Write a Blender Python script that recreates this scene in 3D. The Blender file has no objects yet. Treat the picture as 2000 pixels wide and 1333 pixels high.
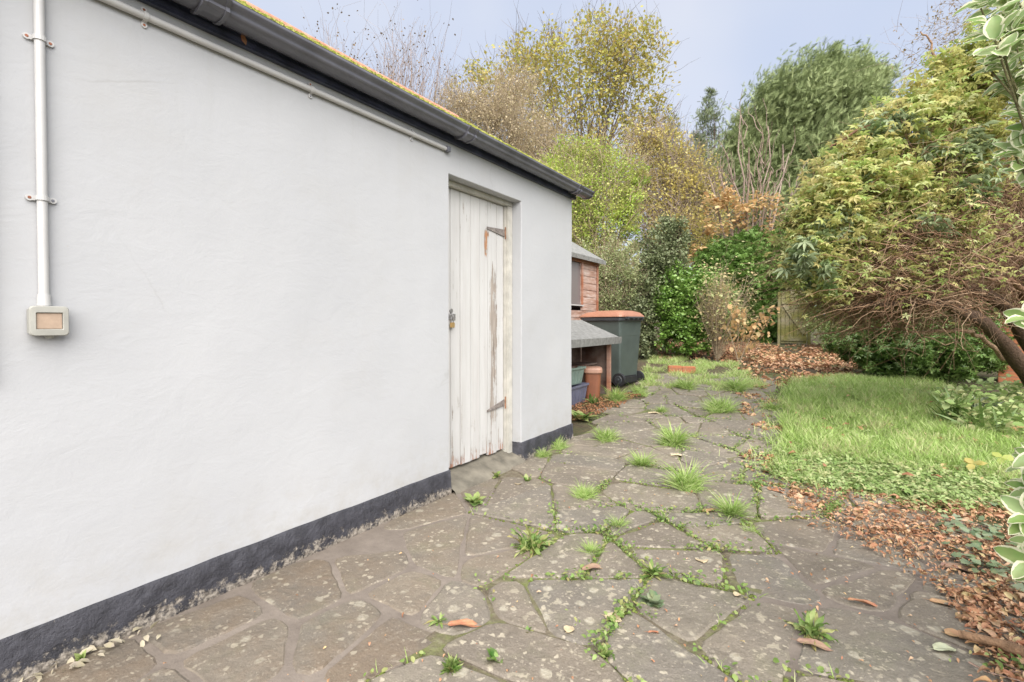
import bpy, bmesh, math, random
import numpy as np
from mathutils import Vector, noise
S = bpy.context.scene
R = math.radians
rng = np.random.default_rng(7)
random.seed(7)

# ------------------------------------------------------------------ camera
YAW = 34.0; PITCH = 1.0; F = 950.0; EYE = 1.07
cam_d = bpy.data.cameras.new('camera'); cam = bpy.data.objects.new('camera', cam_d)
S.collection.objects.link(cam); S.camera = cam
cam.location = (0, 0, EYE)
cam.rotation_euler = (R(90 - PITCH), 0, R(YAW))
cam_d.sensor_width = 36; cam_d.lens = F / 2000 * 36
cam_d.shift_y = -0.010
cam_d.clip_start = 0.05; cam_d.clip_end = 500
# ------------------------------------------------------------------ sky, sun, exposure
SUN_EL, SUN_AZ = 46.0, 138.0        # azimuth counted clockwise from +y
w = bpy.data.worlds.new('World'); S.world = w; w.use_nodes = True
nt = w.node_tree; bg = nt.nodes['Background']
sky = nt.nodes.new('ShaderNodeTexSky'); sky.sky_type = 'NISHITA'; sky.sun_disc = False
sky.sun_elevation = R(SUN_EL); sky.sun_rotation = R(SUN_AZ)
sky.air_density = 1.0; sky.dust_density = 2.5; sky.ozone_density = 1.5
mixn = nt.nodes.new('ShaderNodeMix'); mixn.data_type = 'RGBA'
mixn.inputs[0].default_value = 0.82
nt.links.new(sky.outputs[0], mixn.inputs[6])
tc = nt.nodes.new('ShaderNodeTexCoord'); nz = nt.nodes.new('ShaderNodeTexNoise')
nz.inputs['Scale'].default_value = 2.2; nz.inputs['Detail'].default_value = 3
rp = nt.nodes.new('ShaderNodeValToRGB')
rp.color_ramp.elements[0].position = 0.35; rp.color_ramp.elements[0].color = (4.2, 4.85, 6.3, 1)
rp.color_ramp.elements[1].position = 0.72; rp.color_ramp.elements[1].color = (5.7, 5.95, 6.7, 1)
nt.links.new(tc.outputs['Generated'], nz.inputs['Vector']); nt.links.new(nz.outputs[0], rp.inputs[0])
nt.links.new(rp.outputs[0], mixn.inputs[7])       # thin even cloud veil over the blue
nt.links.new(mixn.outputs[2], bg.inputs[0]); bg.inputs[1].default_value = 0.050
sd = bpy.data.lights.new('sun', 'SUN'); so = bpy.data.objects.new('sun', sd); S.collection.objects.link(so)
sd.energy = 3.1; sd.angle = R(80); sd.color = (1.0, 0.955, 0.90)
az = R(SUN_AZ); el = R(SUN_EL)
sdir = Vector((math.sin(az) * math.cos(el), math.cos(az) * math.cos(el), math.sin(el)))
so.rotation_euler = sdir.to_track_quat('Z', 'Y').to_euler(); so.location = (3, -3, 8)
S.view_settings.view_transform = 'Standard'; S.view_settings.look = 'None'
S.view_settings.exposure = 1.60; S.view_settings.gamma = 1

# ------------------------------------------------------------------ picture -> place helpers
yw, pt = R(YAW), R(PITCH)
FW = np.array([-math.sin(yw) * math.cos(pt), math.cos(yw) * math.cos(pt), -math.sin(pt)])
RT = np.array([math.cos(yw), math.sin(yw), 0.0]); UP = np.cross(RT, FW)
CX, CY = 1000.0, 666.5 - 20.0
CAM = np.array([0, 0, EYE])
def D(px, py): return FW + RT * ((px - CX) / F) + UP * ((CY - py) / F)
DK = 1.0
def P(px, py, d): return CAM + D(px, py) * (d * DK)
def hgt(x, y):
    x = np.asarray(x, float); y = np.asarray(y, float)
    return 0.042 * np.clip(y - 4, 0, 18) + 0.006 * np.sin(x * 2.1 + .5) * np.sin(y * 1.7)* np.clip(y-1,0,1)
def G(px, py):
    d = D(px, py); t = 1.0
    lo, hi = 0.3, 90.0
    for _ in range(50):
        m = (lo + hi) / 2; q = CAM + d * m
        if q[2] > float(hgt(q[0], q[1])): lo = m
        else: hi = m
    q = CAM + d * hi
    return np.array([q[0], q[1], float(hgt(q[0], q[1]))])

# ------------------------------------------------------------------ object helpers
C = S.collection
def tag(o, label=None, cat=None, group=None, kind=None):
    if label: o['label'] = label
    if cat: o['category'] = cat
    if group: o['group'] = group
    if kind: o['kind'] = kind
    return o
def thing(name, label, cat, loc=(0, 0, 0), rz=0, group=None):
    o = bpy.data.objects.new(name, None); C.objects.link(o); o.empty_display_size = .1
    o.location = loc; o.rotation_euler = (0, 0, rz)
    return tag(o, label, cat, group)
def mesh_np(name, V, faces, mat, parent=None, attrs=None, smooth=False, world=True):
    """V (n,3); faces: list of tuples, or (m,k) int array"""
    me = bpy.data.meshes.new(name)
    V = np.asarray(V, dtype=np.float32)
    if isinstance(faces, np.ndarray):
        m, k = faces.shape
        me.vertices.add(len(V)); me.vertices.foreach_set('co', V.ravel())
        me.loops.add(m * k); me.loops.foreach_set('vertex_index', faces.astype(np.int32).ravel())
        me.polygons.add(m)
        me.polygons.foreach_set('loop_start', np.arange(0, m * k, k, dtype=np.int32))
        me.polygons.foreach_set('loop_total', np.full(m, k, dtype=np.int32))
        me.update(calc_edges=True)
    else:
        me.from_pydata([tuple(v) for v in V], [], faces); me.update()
    if attrs:
        for n, a in attrs.items():
            at = me.attributes.new(n, 'FLOAT', 'POINT'); at.data.foreach_set('value', np.asarray(a, np.float32))
    if smooth: me.polygons.foreach_set('use_smooth', np.ones(len(me.polygons), bool))
    o = bpy.data.objects.new(name, me); C.objects.link(o)
    if mat: me.materials.append(mat)
    if parent:
        o.parent = parent
        if world: # geometry was written in world coordinates
            from mathutils import Matrix
            M = Matrix.LocRotScale(parent.location, parent.rotation_euler, None)
            if parent.parent is None and parent.type == 'EMPTY': o.matrix_parent_inverse = M.inverted()
    return o
def bm_obj(name, bm, mat, parent=None, smooth=False, world=True):
    V = np.array([v.co[:] for v in bm.verts]); bm.verts.ensure_lookup_table(); bm.verts.index_update()
    fs = [tuple(v.index for v in f.verts) for f in bm.faces]; bm.free()
    return mesh_np(name, V, fs, mat, parent, smooth=smooth, world=world)
def box(bm, x0, y0, z0, x1, y1, z1, bev=0.0, M=None):
    r = bmesh.ops.create_cube(bm, size=1)
    vs = r['verts']
    for v in vs:
        v.co = Vector(((x0 + x1) / 2 + v.co.x * (x1 - x0), (y0 + y1) / 2 + v.co.y * (y1 - y0), (z0 + z1) / 2 + v.co.z * (z1 - z0)))
    if bev > 0:
        es = list({e for v in vs for e in v.link_edges})
        rr = bmesh.ops.bevel(bm, geom=es, offset=bev, segments=2, affect='EDGES', clamp_overlap=True)
        vs = list({v for f in rr['faces'] for v in f.verts} | {v for v in vs if v.is_valid})
    if M is not None:
        for v in vs: v.co = M @ v.co
    return vs
def cyl(bm, a, b, r0, r1=None, n=16, caps=True):
    a, b = Vector(a), Vector(b); r1 = r0 if r1 is None else r1
    d = (b - a); q = d.to_track_quat('Z', 'Y').to_matrix()
    A = [bm.verts.new(a + q @ Vector((math.cos(t) * r0, math.sin(t) * r0, 0))) for t in [2 * math.pi * i / n for i in range(n)]]
    B = [bm.verts.new(b + q @ Vector((math.cos(t) * r1, math.sin(t) * r1, 0))) for t in [2 * math.pi * i / n for i in range(n)]]
    for i in range(n): bm.faces.new((A[i], A[(i + 1) % n], B[(i + 1) % n], B[i]))
    if caps:
        bm.faces.new([bm.verts.new(v.co) for v in A[::-1]]); bm.faces.new([bm.verts.new(v.co) for v in B])
def tubes(name, paths, radii, sides, mat, parent=None, rnd=None):
    """paths (M,K,3), radii (M,K) -> one mesh"""
    Pn = np.asarray(paths, float); M, K, _ = Pn.shape
    T = np.gradient(Pn, axis=1); T /= np.linalg.norm(T, axis=2, keepdims=True) + 1e-9
    mean = T.mean(1); ref = np.where(np.abs(mean[:, 2:3]) > .8, [[1., 0, 0]], [[0, 0, 1.]])[:, None, :]
    A = np.cross(T, ref); A /= np.linalg.norm(A, axis=2, keepdims=True) + 1e-9
    B = np.cross(T, A)
    ang = np.arange(sides) * 2 * np.pi / sides
    V = Pn[:, :, None, :] + np.asarray(radii)[:, :, None, None] * (A[:, :, None, :] * np.cos(ang)[None, None, :, None] + B[:, :, None, :] * np.sin(ang)[None, None, :, None])
    idx = np.arange(M * K * sides).reshape(M, K, sides); nx = np.roll(idx, -1, axis=2)
    Fc = np.stack([idx[:, :-1], nx[:, :-1], nx[:, 1:], idx[:, 1:]], -1).reshape(-1, 4)
    r = np.repeat(rng.random(M) if rnd is None else rnd, K * sides)
    return mesh_np(name, V.reshape(-1, 3), Fc, mat, parent, {'rnd': r}, smooth=True)

# leaf templates: (verts (along, across, up), tris, edge-ness)
def T_diamond(w=.3, f=.06): return np.array([[0, 0, 0], [.45, -w, f], [1, 0, -f], [.45, w, f]]), np.array([[0, 1, 2], [0, 2, 3]]), np.array([.2, 1, .6, 1])
def T_oval(w=.28, f=.07, curl=.1):
    return (np.array([[0, 0, 0], [.22, -w * .8, f], [.62, -w * .95, f - curl * .3], [1, 0, -curl], [.62, w * .95, f - curl * .3], [.22, w * .8, f], [.35, 0, 0], [.7, 0, -curl * .4]]),
            np.array([[0, 1, 6], [1, 2, 6], [2, 7, 6], [2, 3, 7], [3, 4, 7], [4, 6, 7], [4, 5, 6], [5, 0, 6]]), np.array([.5, 1, 1, 1, 1, 1, 0, 0]))
def T_star(n=5, L=1.0, w=.13, spread=230, droop=.1):
    V, Fc, E = [], [], []
    for i in range(n):
        a = R(-spread / 2 + spread * i / (n - 1)); l = L * (1 - .35 * abs(2 * i / (n - 1) - 1))
        ca, sa = math.cos(a), math.sin(a); k = len(V)
        for (s, t, u) in [(0, 0, 0), (.5 * l, -w, .05), (l, 0, -droop), (.5 * l, w, .05)]:
            V.append([s * ca - t * sa, s * sa + t * ca, u]); E.append(1 if t else .3)
        Fc += [[k, k + 1, k + 2], [k, k + 2, k + 3]]
    return np.array(V), np.array(Fc), np.array(E)
def T_leaf(w=.3, fold=.10, curl=.12, wav=.03):
    V, Fc, E = [], [], []; st = [0, .08, .2, .38, .56, .74, .88, 1.0]
    for i, t in enumerate(st):
        ww = w * (math.sin(math.pi * min(1, t ** .85)) ** .75 if 0 < t < 1 else .02) * (1 + .06 * math.sin(t * 17))
        for a in (-1, -.55, 0, .55, 1):
            V.append([t, a * ww, fold * abs(a) * ww / w - curl * t * t + wav * math.sin(t * 9 + a * 2) * abs(a)]); E.append(abs(a) if 0 < t < 1 else .95)
    for i in range(len(st) - 1):
        for k in range(4):
            p = i * 5 + k; Fc += [[p, p + 1, p + 6], [p, p + 6, p + 5]]
    return np.array(V), np.array(Fc), np.array(E)
def T_blade(w=.03, bend=.35):
    V = []; E = []
    for t in (0, .35, .7): 
        for s in (-1, 1): V.append([t, s * w * (1 - t * .5), -bend * t * t]); E.append(t)
    V.append([1, 0, -bend]); E.append(1)
    return np.array(V), np.array([[0, 1, 3], [0, 3, 2], [2, 3, 5], [2, 5, 4], [4, 5, 6]]), np.array(E)
def T_spray():
    V, Fc, E = [], [], []
    def bl(o, a, l, w, u=0):
        k = len(V); ca, sa = math.cos(a), math.sin(a)
        for (s, t) in [(0, -w), (l, 0), (0, w)]: V.append([o + s * ca - t * sa, s * sa + t * ca, u * s]); E.append(s)
        Fc.append([k, k + 1, k + 2])
    bl(0, 0, 1, .022)
    for i, o in enumerate([.05, .2, .35, .5, .65]):
        for sg in (-1, 1): bl(o, sg * .5, .46 - .05 * i, .024, .2 * sg)
    return np.array(V), np.array(Fc), np.array(E)
def T_ivy():
    V = np.array([[0, 0, 0], [.1, -.45, .05], [.45, -.3, 0], [.6, -.42, .03], [1, 0, -.06], [.6, .42, .03], [.45, .3, 0], [.1, .45, .05], [.35, 0, .03]])
    return V, np.array([[0, 1, 8], [1, 2, 8], [2, 3, 8], [3, 4, 8], [4, 5, 8], [5, 6, 8], [6, 7, 8], [7, 0, 8]]), np.array([0, 1, 1, 1, 1, 1, 1, 1, 0])
def unit(a): return a / (np.linalg.norm(a, axis=-1, keepdims=True) + 1e-9)
def leaves(name, pos, size, tmpl, mat, parent=None, dirs=None, nrm=None, rnd=None, jit=.6, up=.5):
    N = len(pos); tv, tf, te = tmpl
    if nrm is None: nrm = rng.normal(size=(N, 3)); nrm[:, 2] = np.abs(nrm[:, 2]) + up
    nrm = unit(nrm)
    if dirs is None: dirs = rng.normal(size=(N, 3))
    dirs = dirs + jit * rng.normal(size=(N, 3)) * 0.5
    dirs = unit(dirs - nrm * (dirs * nrm).sum(1, keepdims=True))
    side = np.cross(nrm, dirs)
    sz = np.broadcast_to(np.asarray(size, float), (N,))[:, None, None]
    V = pos[:, None, :] + sz * (tv[None, :, 0:1] * dirs[:, None, :] + tv[None, :, 1:2] * side[:, None, :] + tv[None, :, 2:3] * nrm[:, None, :])
    k = len(tv); Fc = (tf[None] + (np.arange(N) * k)[:, None, None]).reshape(-1, 3)
    r = rng.random(N) if rnd is None else rnd
    return mesh_np(name, V.reshape(-1, 3), Fc, mat, parent, {'rnd': np.repeat(r, k), 'edge': np.tile(te, N)})

# ------------------------------------------------------------------ materials
def newmat(name):
    m = bpy.data.materials.new(name); m.use_nodes = True
    return m, m.node_tree, m.node_tree.nodes['Principled BSDF']
def ramp(nt, cols, fac, interp='LINEAR'):
    r = nt.nodes.new('ShaderNodeValToRGB'); r.color_ramp.interpolation = interp
    els = r.color_ramp.elements
    while len(els) < len(cols): els.new(0.5)
    for i, c in enumerate(cols):
        if len(c) == 3: p, c3 = i / max(1, len(cols) - 1), c
        else: p, c3 = c[0], c[1:]
        els[i].position = p; els[i].color = (*c3, 1)
    nt.links.new(fac, r.inputs[0]); return r.outputs[0]
def attr(nt, n): 
    a = nt.nodes.new('ShaderNodeAttribute'); a.attribute_name = n; return a.outputs['Fac']
def objco(nt):
    g = nt.nodes.new('ShaderNodeNewGeometry'); return g.outputs['Position']
def noi(nt, scale, detail=4, rough=.55, co=None, sc3=None, dist=0):
    n = nt.nodes.new('ShaderNodeTexNoise'); n.inputs['Scale'].default_value = scale
    n.inputs['Detail'].default_value = detail; n.inputs['Roughness'].default_value = rough; n.inputs['Distortion'].default_value = dist
    co = co or objco(nt)
    if sc3:
        mp = nt.nodes.new('ShaderNodeMapping'); mp.inputs['Scale'].default_value = sc3; nt.links.new(co, mp.inputs[0]); co = mp.outputs[0]
    nt.links.new(co, n.inputs['Vector']); return n.outputs[0]
def mix(nt, fac, a, b, mode='MIX'):
    m = nt.nodes.new('ShaderNodeMix'); m.data_type = 'RGBA'; m.blend_type = mode
    for s, v in ((0, fac), (6, a), (7, b)):
        if isinstance(v, (int, float)): m.inputs[s].default_value = v
        elif isinstance(v, tuple): m.inputs[s].default_value = (*v, 1)
        else: nt.links.new(v, m.inputs[s])
    return m.outputs[2]
def thr(nt, v, a, b):
    m = nt.nodes.new('ShaderNodeMapRange'); m.inputs[1].default_value = a; m.inputs[2].default_value = b; m.clamp = True
    nt.links.new(v, m.inputs[0]); return m.outputs[0]
def mul(nt, a, b, op='MULTIPLY'):
    m = nt.nodes.new('ShaderNodeMath'); m.operation = op
    for i, v in enumerate((a, b)):
        if isinstance(v, (int, float)): m.inputs[i].default_value = v
        else: nt.links.new(v, m.inputs[i])
    return m.outputs[0]
def bump(nt, bs, h, strength=.3, dist=.01, prev=None):
    b = nt.nodes.new('ShaderNodeBump'); b.inputs['Strength'].default_value = strength; b.inputs['Distance'].default_value = dist
    nt.links.new(h, b.inputs['Height'])
    if prev: nt.links.new(prev, b.inputs['Normal'])
    nt.links.new(b.outputs[0], bs.inputs['Normal']); return b.outputs[0]
def simple(name, col, rough=.6, var=.15, nscale=8, bmp=0, metal=0, spec=.5):
    m, nt, bs = newmat(name)
    n = noi(nt, nscale, 5)
    c = ramp(nt, [(.3, *[x * (1 - var) for x in col]), (.7, *[min(1, x * (1 + var)) for x in col])], n)
    nt.links.new(c, bs.inputs['Base Color']); bs.inputs['Roughness'].default_value = rough; bs.inputs['Metallic'].default_value = metal
    bs.inputs['Specular IOR Level'].default_value = spec
    if bmp: bump(nt, bs, noi(nt, nscale * 6, 4), bmp, .003)
    return m
def leafmat(name, cols, rough=.5, trans=.45, spec=.4, edgecol=None, edge=.75):
    m, nt, bs = newmat(name)
    c = ramp(nt, cols, attr(nt, 'rnd'))
    c = mix(nt, thr(nt, noi(nt, 40, 3), .3, .75), c, mix(nt, .45, c, (.35, .33, .15)), 'MIX')
    if edgecol:
        e = attr(nt, 'edge'); c = mix(nt, thr(nt, mul(nt, e, mul(nt, noi(nt, 60, 2), .5), 'ADD'), edge, edge + .08), c, edgecol)
    nt.links.new(c, bs.inputs['Base Color']); bs.inputs['Roughness'].default_value = rough; bs.inputs['Specular IOR Level'].default_value = spec
    tr = nt.nodes.new('ShaderNodeBsdfTranslucent'); nt.links.new(c, tr.inputs[0])
    ms = nt.nodes.new('ShaderNodeMixShader'); ms.inputs[0].default_value = trans
    out = nt.nodes['Material Output']; nt.links.new(bs.outputs[0], ms.inputs[1]); nt.links.new(tr.outputs[0], ms.inputs[2]); nt.links.new(ms.outputs[0], out.inputs[0])
    return m
def barkmat(name, cols, rough=.85):
    m, nt, bs = newmat(name)
    c = ramp(nt, cols, attr(nt, 'rnd')); c = mix(nt, thr(nt, noi(nt, 30, 5, co=objco(nt)), .35, .7), c, mix(nt, .5, c, (.02, .015, .01)))
    nt.links.new(c, bs.inputs['Base Color']); bs.inputs['Roughness'].default_value = rough; bs.inputs['Specular IOR Level'].default_value = .2
    bump(nt, bs, noi(nt, 45, 5), .9, .03); return m

# painted render
M_wall, nt_, bs = newmat('white_painted_render')
base = ramp(nt_, [(.3, .385, .391, .402), (.7, .417, .422, .431)], noi(nt_, 1.3, 5))
sp = thr(nt_, noi(nt_, 38, 2, .5), .765, .80)
base = mix(nt_, mul(nt_, sp, .5), base, (.36, .33, .30))
geo = nt_.nodes.new('ShaderNodeSeparateXYZ'); nt_.links.new(objco(nt_), geo.inputs[0])
low = mul(nt_, thr(nt_, geo.outputs[2], .42, .16), thr(nt_, noi(nt_, 9, 6, .7), .42, .75))
base = mix(nt_, mul(nt_, low, .55), base, (.32, .30, .26))
strk = mul(nt_, thr(nt_, noi(nt_, 1, 5, .7, sc3=(1, 9, .35)), .52, .75), thr(nt_, geo.outputs[2], 1.2, 2.15))
base = mix(nt_, mul(nt_, strk, .16), base, (.30, .29, .25))
vor = nt_.nodes.new('ShaderNodeTexVoronoi'); vor.feature = 'DISTANCE_TO_EDGE'; vor.inputs['Scale'].default_value = 1.1
wv_ = nt_.nodes.new('ShaderNodeTexNoise'); wv_.inputs['Scale'].default_value = 5; wv_.inputs['Detail'].default_value = 6
wa = nt_.nodes.new('ShaderNodeVectorMath'); wa.operation = 'MULTIPLY_ADD'; wa.inputs[1].default_value = (.5, .5, .5)
nt_.links.new(wv_.outputs['Color'], wa.inputs[0]); nt_.links.new(objco(nt_), wa.inputs[2]); nt_.links.new(wa.outputs[0], vor.inputs['Vector'])
crk = mul(nt_, thr(nt_, vor.outputs['Distance'], .006, .0), thr(nt_, noi(nt_, 1.1, 3), .56, .66))
base = mix(nt_, mul(nt_, crk, .25), base, (.22, .21, .19))
base = mix(nt_, mul(nt_, thr(nt_, noi(nt_, 2.2, 7, .7), .52, .72), .22), base, (.36, .35, .33))
nt_.links.new(base, bs.inputs['Base Color']); bs.inputs['Roughness'].default_value = .75; bs.inputs['Specular IOR Level'].default_value = .3
b1 = bump(nt_, bs, noi(nt_, 3.2, 6, .5, dist=.3), .20, .012)
b2 = bump(nt_, bs, noi(nt_, 14, 7, .65, dist=.8, sc3=(1, .6, 1)), .30, .006, b1)
bump(nt_, bs, noi(nt_, 130, 4, .6), .15, .002, b2)
# black plinth paint, worn
M_plinth, nt_, bs = newmat('worn_black_plinth_paint')
g2 = nt_.nodes.new('ShaderNodeSeparateXYZ'); nt_.links.new(objco(nt_), g2.inputs[0])
c = ramp(nt_, [(.3, .018, .018, .023), (.7, .052, .052, .064)], noi(nt_, 14, 6, .65))
lowz = thr(nt_, g2.outputs[2], .10, .0)
wear = thr(nt_, mul(nt_, noi(nt_, 26, 7, .75), mul(nt_, lowz, .33), 'ADD'), .66, .76)
c = mix(nt_, wear, c, ramp(nt_, [(.35, .10, .085, .07), (.6, .36, .32, .27)], noi(nt_, 70, 4)))
nt_.links.new(c, bs.inputs['Base Color']); bs.inputs['Roughness'].default_value = .6
pb = bump(nt_, bs, noi(nt_, 18, 7, .7), .9, .02); bump(nt_, bs, wear, .5, -.004, pb)
# door paint: white boards with flaking streaks
M_door, nt_, bs = newmat('flaking_white_door_paint')
co = objco(nt_)
gd = nt_.nodes.new('ShaderNodeSeparateXYZ'); nt_.links.new(co, gd.inputs[0])
c = ramp(nt_, [(.3, .45, .443, .43), (.7, .51, .505, .495)], noi(nt_, 5, 5, sc3=(1, 3, .5)))
st = noi(nt_, 1.0, 6, .7, sc3=(40, 60, 2.6))
def band(c0, wd): # vertical band of wear about y=c0
    a = mul(nt_, gd.outputs[1], -c0, 'ADD'); a = mul(nt_, a, a); return thr(nt_, a, wd * wd, 0)
w1 = mul(nt_, band(2.885, .06), mul(nt_, thr(nt_, gd.outputs[2], 1.72, 1.3), thr(nt_, gd.outputs[2], .2, .45)))
w2 = mul(nt_, band(2.80, .035), mul(nt_, thr(nt_, gd.outputs[2], 1.50, 1.56), thr(nt_, gd.outputs[2], 1.76, 1.70)))
w3 = thr(nt_, gd.outputs[2], .50, .11)
wsum = mul(nt_, mul(nt_, mul(nt_, w1, .27), mul(nt_, w2, .36), 'ADD'), mul(nt_, w3, .15), 'ADD')
fl = thr(nt_, mul(nt_, mul(nt_, st, wsum, 'ADD'), mul(nt_, mul(nt_, noi(nt_, 6, 5, .75), -.5, 'ADD'), .55), 'ADD'), .66, .71)
raw = ramp(nt_, [(.3, .16, .13, .11), (.7, .42, .37, .32)], noi(nt_, 1, 4, sc3=(60, 120, 6)))
rust = mul(nt_, w2, thr(nt_, noi(nt_, 30, 3), .4, .5))
raw = mix(nt_, rust, raw, (.35, .17, .08))
raw = mix(nt_, mul(nt_, thr(nt_, gd.outputs[2], .2, .12), .8), raw, (.32, .13, .07))
c = mix(nt_, fl, c, raw)
c = mix(nt_, mul(nt_, thr(nt_, noi(nt_, 1, 5, .7, sc3=(20, 25, .8)), .5, .8), .35), c, (.33, .29, .26))
nt_.links.new(c, bs.inputs['Base Color']); bs.inputs['Roughness'].default_value = .6
db = bump(nt_, bs, noi(nt_, 1, 5, .6, sc3=(60, 90, 3)), .35, .004); bump(nt_, bs, fl, .6, -.002, db)

M_frame = simple('dull_cream_frame_paint', (.43, .415, .37), .6, .18, 12, .3)
M_fascia = simple('dark_navy_gloss_paint', (.036, .042, .072), .30, .5, 9, .15)
M_gutter = simple('black_gutter_plastic', (.10, .10, .115), .25, .25, 5, .08)
M_pipe = simple('white_painted_conduit', (.47, .465, .455), .4, .06, 12, .05)
M_screw = simple('rusty_screw', (.28, .10, .05), .6, .4, 60)
M_screwg = simple('grey_screw', (.20, .20, .22), .4, .3, 60, metal=.5)
M_iron = simple('rusting_painted_iron', (.19, .165, .15), .6, .4, 45, .4)
M_rust = simple('brown_rust', (.22, .11, .06), .75, .4, 40, .4)
M_brass = simple('brass', (.52, .36, .16), .35, .15, 30, metal=.6)
M_steel = simple('dull_steel', (.45, .44, .44), .35, .1, 30, metal=.8)
M_swbox = simple('grey_weathered_plastic', (.33, .325, .29), .5, .08, 30, .05)
M_rocker = simple('faded_beige_rocker', (.38, .28, .205), .6, .10, 60, .2)
M_conc = simple('rough_concrete', (.15, .135, .105), .85, .4, 9, .8)
M_pvcdark = simple('black_rubber', (.018, .018, .02), .6, .3, 12)
M_bin = simple('dark_green_bin_plastic', (.070, .090, .082), .38, .12, 7, .06)
M_binrim = simple('dark_grey_bin_rim', (.045, .05, .055), .4, .12, 7)
M_lid = simple('orange_brown_lid_plastic', (.34, .16, .10), .42, .12, 6)
M_brownbin = simple('brown_caddy_plastic', (.22, .085, .045), .45, .12, 8)
M_brownlid = simple('faded_pinkish_brown_lid', (.42, .24, .17), .5, .12, 8)
M_crateg = simple('grey_green_crate', (.17, .23, .20), .5, .15, 8)
M_crateb = simple('blue_grey_crate', (.12, .125, .18), .5, .15, 8)
M_felt = simple('grey_roof_felt', (.20, .20, .19), .95, .25, 20, .8, spec=.1)
def boards(name, cols, rough=.8, pitch=None):
    m, nt, bs = newmat(name)
    c = ramp(nt, cols, noi(nt, 1, 6, .65, sc3=(6, 4, 30)))
    c = mix(nt, thr(nt, noi(nt, 3, 5), .4, .7), c, mix(nt, .5, c, (.40, .34, .30)))
    nt.links.new(c, bs.inputs['Base Color']); bs.inputs['Roughness'].default_value = rough
    bump(nt, bs, noi(nt, 1, 5, sc3=(10, 8, 120)), .4, .004); return m
M_shed = boards('weathered_red_brown_boards', [(.3, .22, .10, .065), (.5, .38, .23, .17), (.7, .55, .45, .40)])
M_shedtrim = boards('orange_brown_timber', [(.3, .26, .085, .04), (.7, .40, .17, .09)])
M_hutch = boards('shade_darkened_shelter_timber', [(.3, .045, .018, .010), (.7, .10, .045, .028)])  # brown darkened so the panels carry the shelter's inside shade in their colour
M_gate = boards('greenish_lichened_oak', [(.3, .11, .105, .022), (.7, .23, .215, .06)])
M_glass, nt_, bs = newmat('dusty_window_glass')
bs.inputs['Base Color'].default_value = (.17, .15, .15, 1); bs.inputs['Roughness'].default_value = .25
M_tile, nt_, bs = newmat('orange_clay_tile')
c = ramp(nt_, [(.3, .24, .10, .06), (.5, .40, .20, .12), (.7, .46, .30, .22)], noi(nt_, 16, 6, .65))
nt_.links.new(c, bs.inputs['Base Color']); bs.inputs['Roughness'].default_value = .85; bump(nt_, bs, noi(nt_, 90, 4), .5, .004)
M_moss, nt_, bs = newmat('yellow_green_moss')
c = ramp(nt_, [(.3, .10, .13, .015), (.5, .24, .25, .05), (.7, .44, .41, .17)], noi(nt_, 55, 5))
nt_.links.new(c, bs.inputs['Base Color']); bs.inputs['Roughness'].default_value = .95; bs.inputs['Specular IOR Level'].default_value = .1; bump(nt_, bs, noi(nt_, 160, 4), 1, .01)
# stones
M_stone, nt_, bs = newmat('lichened_paving_stone')
r1 = attr(nt_, 'rnd'); zone = attr(nt_, 'zone')
c = ramp(nt_, [(.0, .150, .120, .088), (.25, .195, .162, .122), (.5, .160, .143, .118), (.75, .225, .185, .135), (1, .175, .155, .122)], r1)
c = mix(nt_, thr(nt_, noi(nt_, 5, 7, .7), .38, .66), c, mix(nt_, .5, c, (.095, .078, .060)))
c = mix(nt_, mul(nt_, thr(nt_, noi(nt_, 2.3, 4, .6), .45, .7), .45), c, (.26, .21, .15))
wz = mul(nt_, zone, thr(nt_, noi(nt_, 3.5, 6, .7), .42, .62))
c = mix(nt_, mul(nt_, wz, .75), c, (.21, .145, .085))
c = mix(nt_, mul(nt_, thr(nt_, noi(nt_, 4.1, 6, .7), .52, .68), .30), c, (.13, .14, .05))
gr = noi(nt_, 160, 5, .7); c = mix(nt_, thr(nt_, gr, .3, .8), mix(nt_, .25, c, (.02, .018, .015)), mix(nt_, .18, c, (.5, .46, .4)))
def lichen(sc, rad, seed):
    v = nt_.nodes.new('ShaderNodeTexVoronoi'); v.inputs['Scale'].default_value = sc; v.inputs['Randomness'].default_value = 1
    mp = nt_.nodes.new('ShaderNodeMapping'); mp.inputs['Location'].default_value = (seed, seed * .7, 0)
    n = nt_.nodes.new('ShaderNodeTexNoise'); n.inputs['Scale'].default_value = 45
    wv = nt_.nodes.new('ShaderNodeVectorMath'); wv.operation = 'MULTIPLY_ADD'; wv.inputs[1].default_value = (.03, .03, .0)
    nt_.links.new(objco(nt_), n.inputs['Vector']); nt_.links.new(n.outputs['Color'], wv.inputs[0]); nt_.links.new(objco(nt_), wv.inputs[2])
    nt_.links.new(wv.outputs[0], mp.inputs[0]); nt_.links.new(mp.outputs[0], v.inputs['Vector'])
    sx = nt_.nodes.new('ShaderNodeSeparateXYZ'); nt_.links.new(v.outputs['Color'], sx.inputs[0])
    lim = mul(nt_, thr(nt_, sx.outputs[0], .45, 1), rad)
    d = mul(nt_, lim, v.outputs['Distance'], 'SUBTRACT'); return thr(nt_, d, .0, rad * .25)
lm = thr(nt_, noi(nt_, 1.7, 3), .30, .48)
l1 = mul(nt_, lichen(13, .42, 0), lm); l2 = mul(nt_, lichen(34, .45, 4), thr(nt_, noi(nt_, 2.6, 3), .30, .5)); l3 = mul(nt_, lichen(70, .45, 9), .8)
c = mix(nt_, mul(nt_, l1, .62), c, ramp(nt_, [(.3, .32, .28, .20), (.7, .50, .47, .38)], noi(nt_, 90, 3)))
c = mix(nt_, mul(nt_, l2, .65), c, (.46, .41, .31)); c = mix(nt_, mul(nt_, l3, .45), c, (.42, .37, .29))
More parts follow.
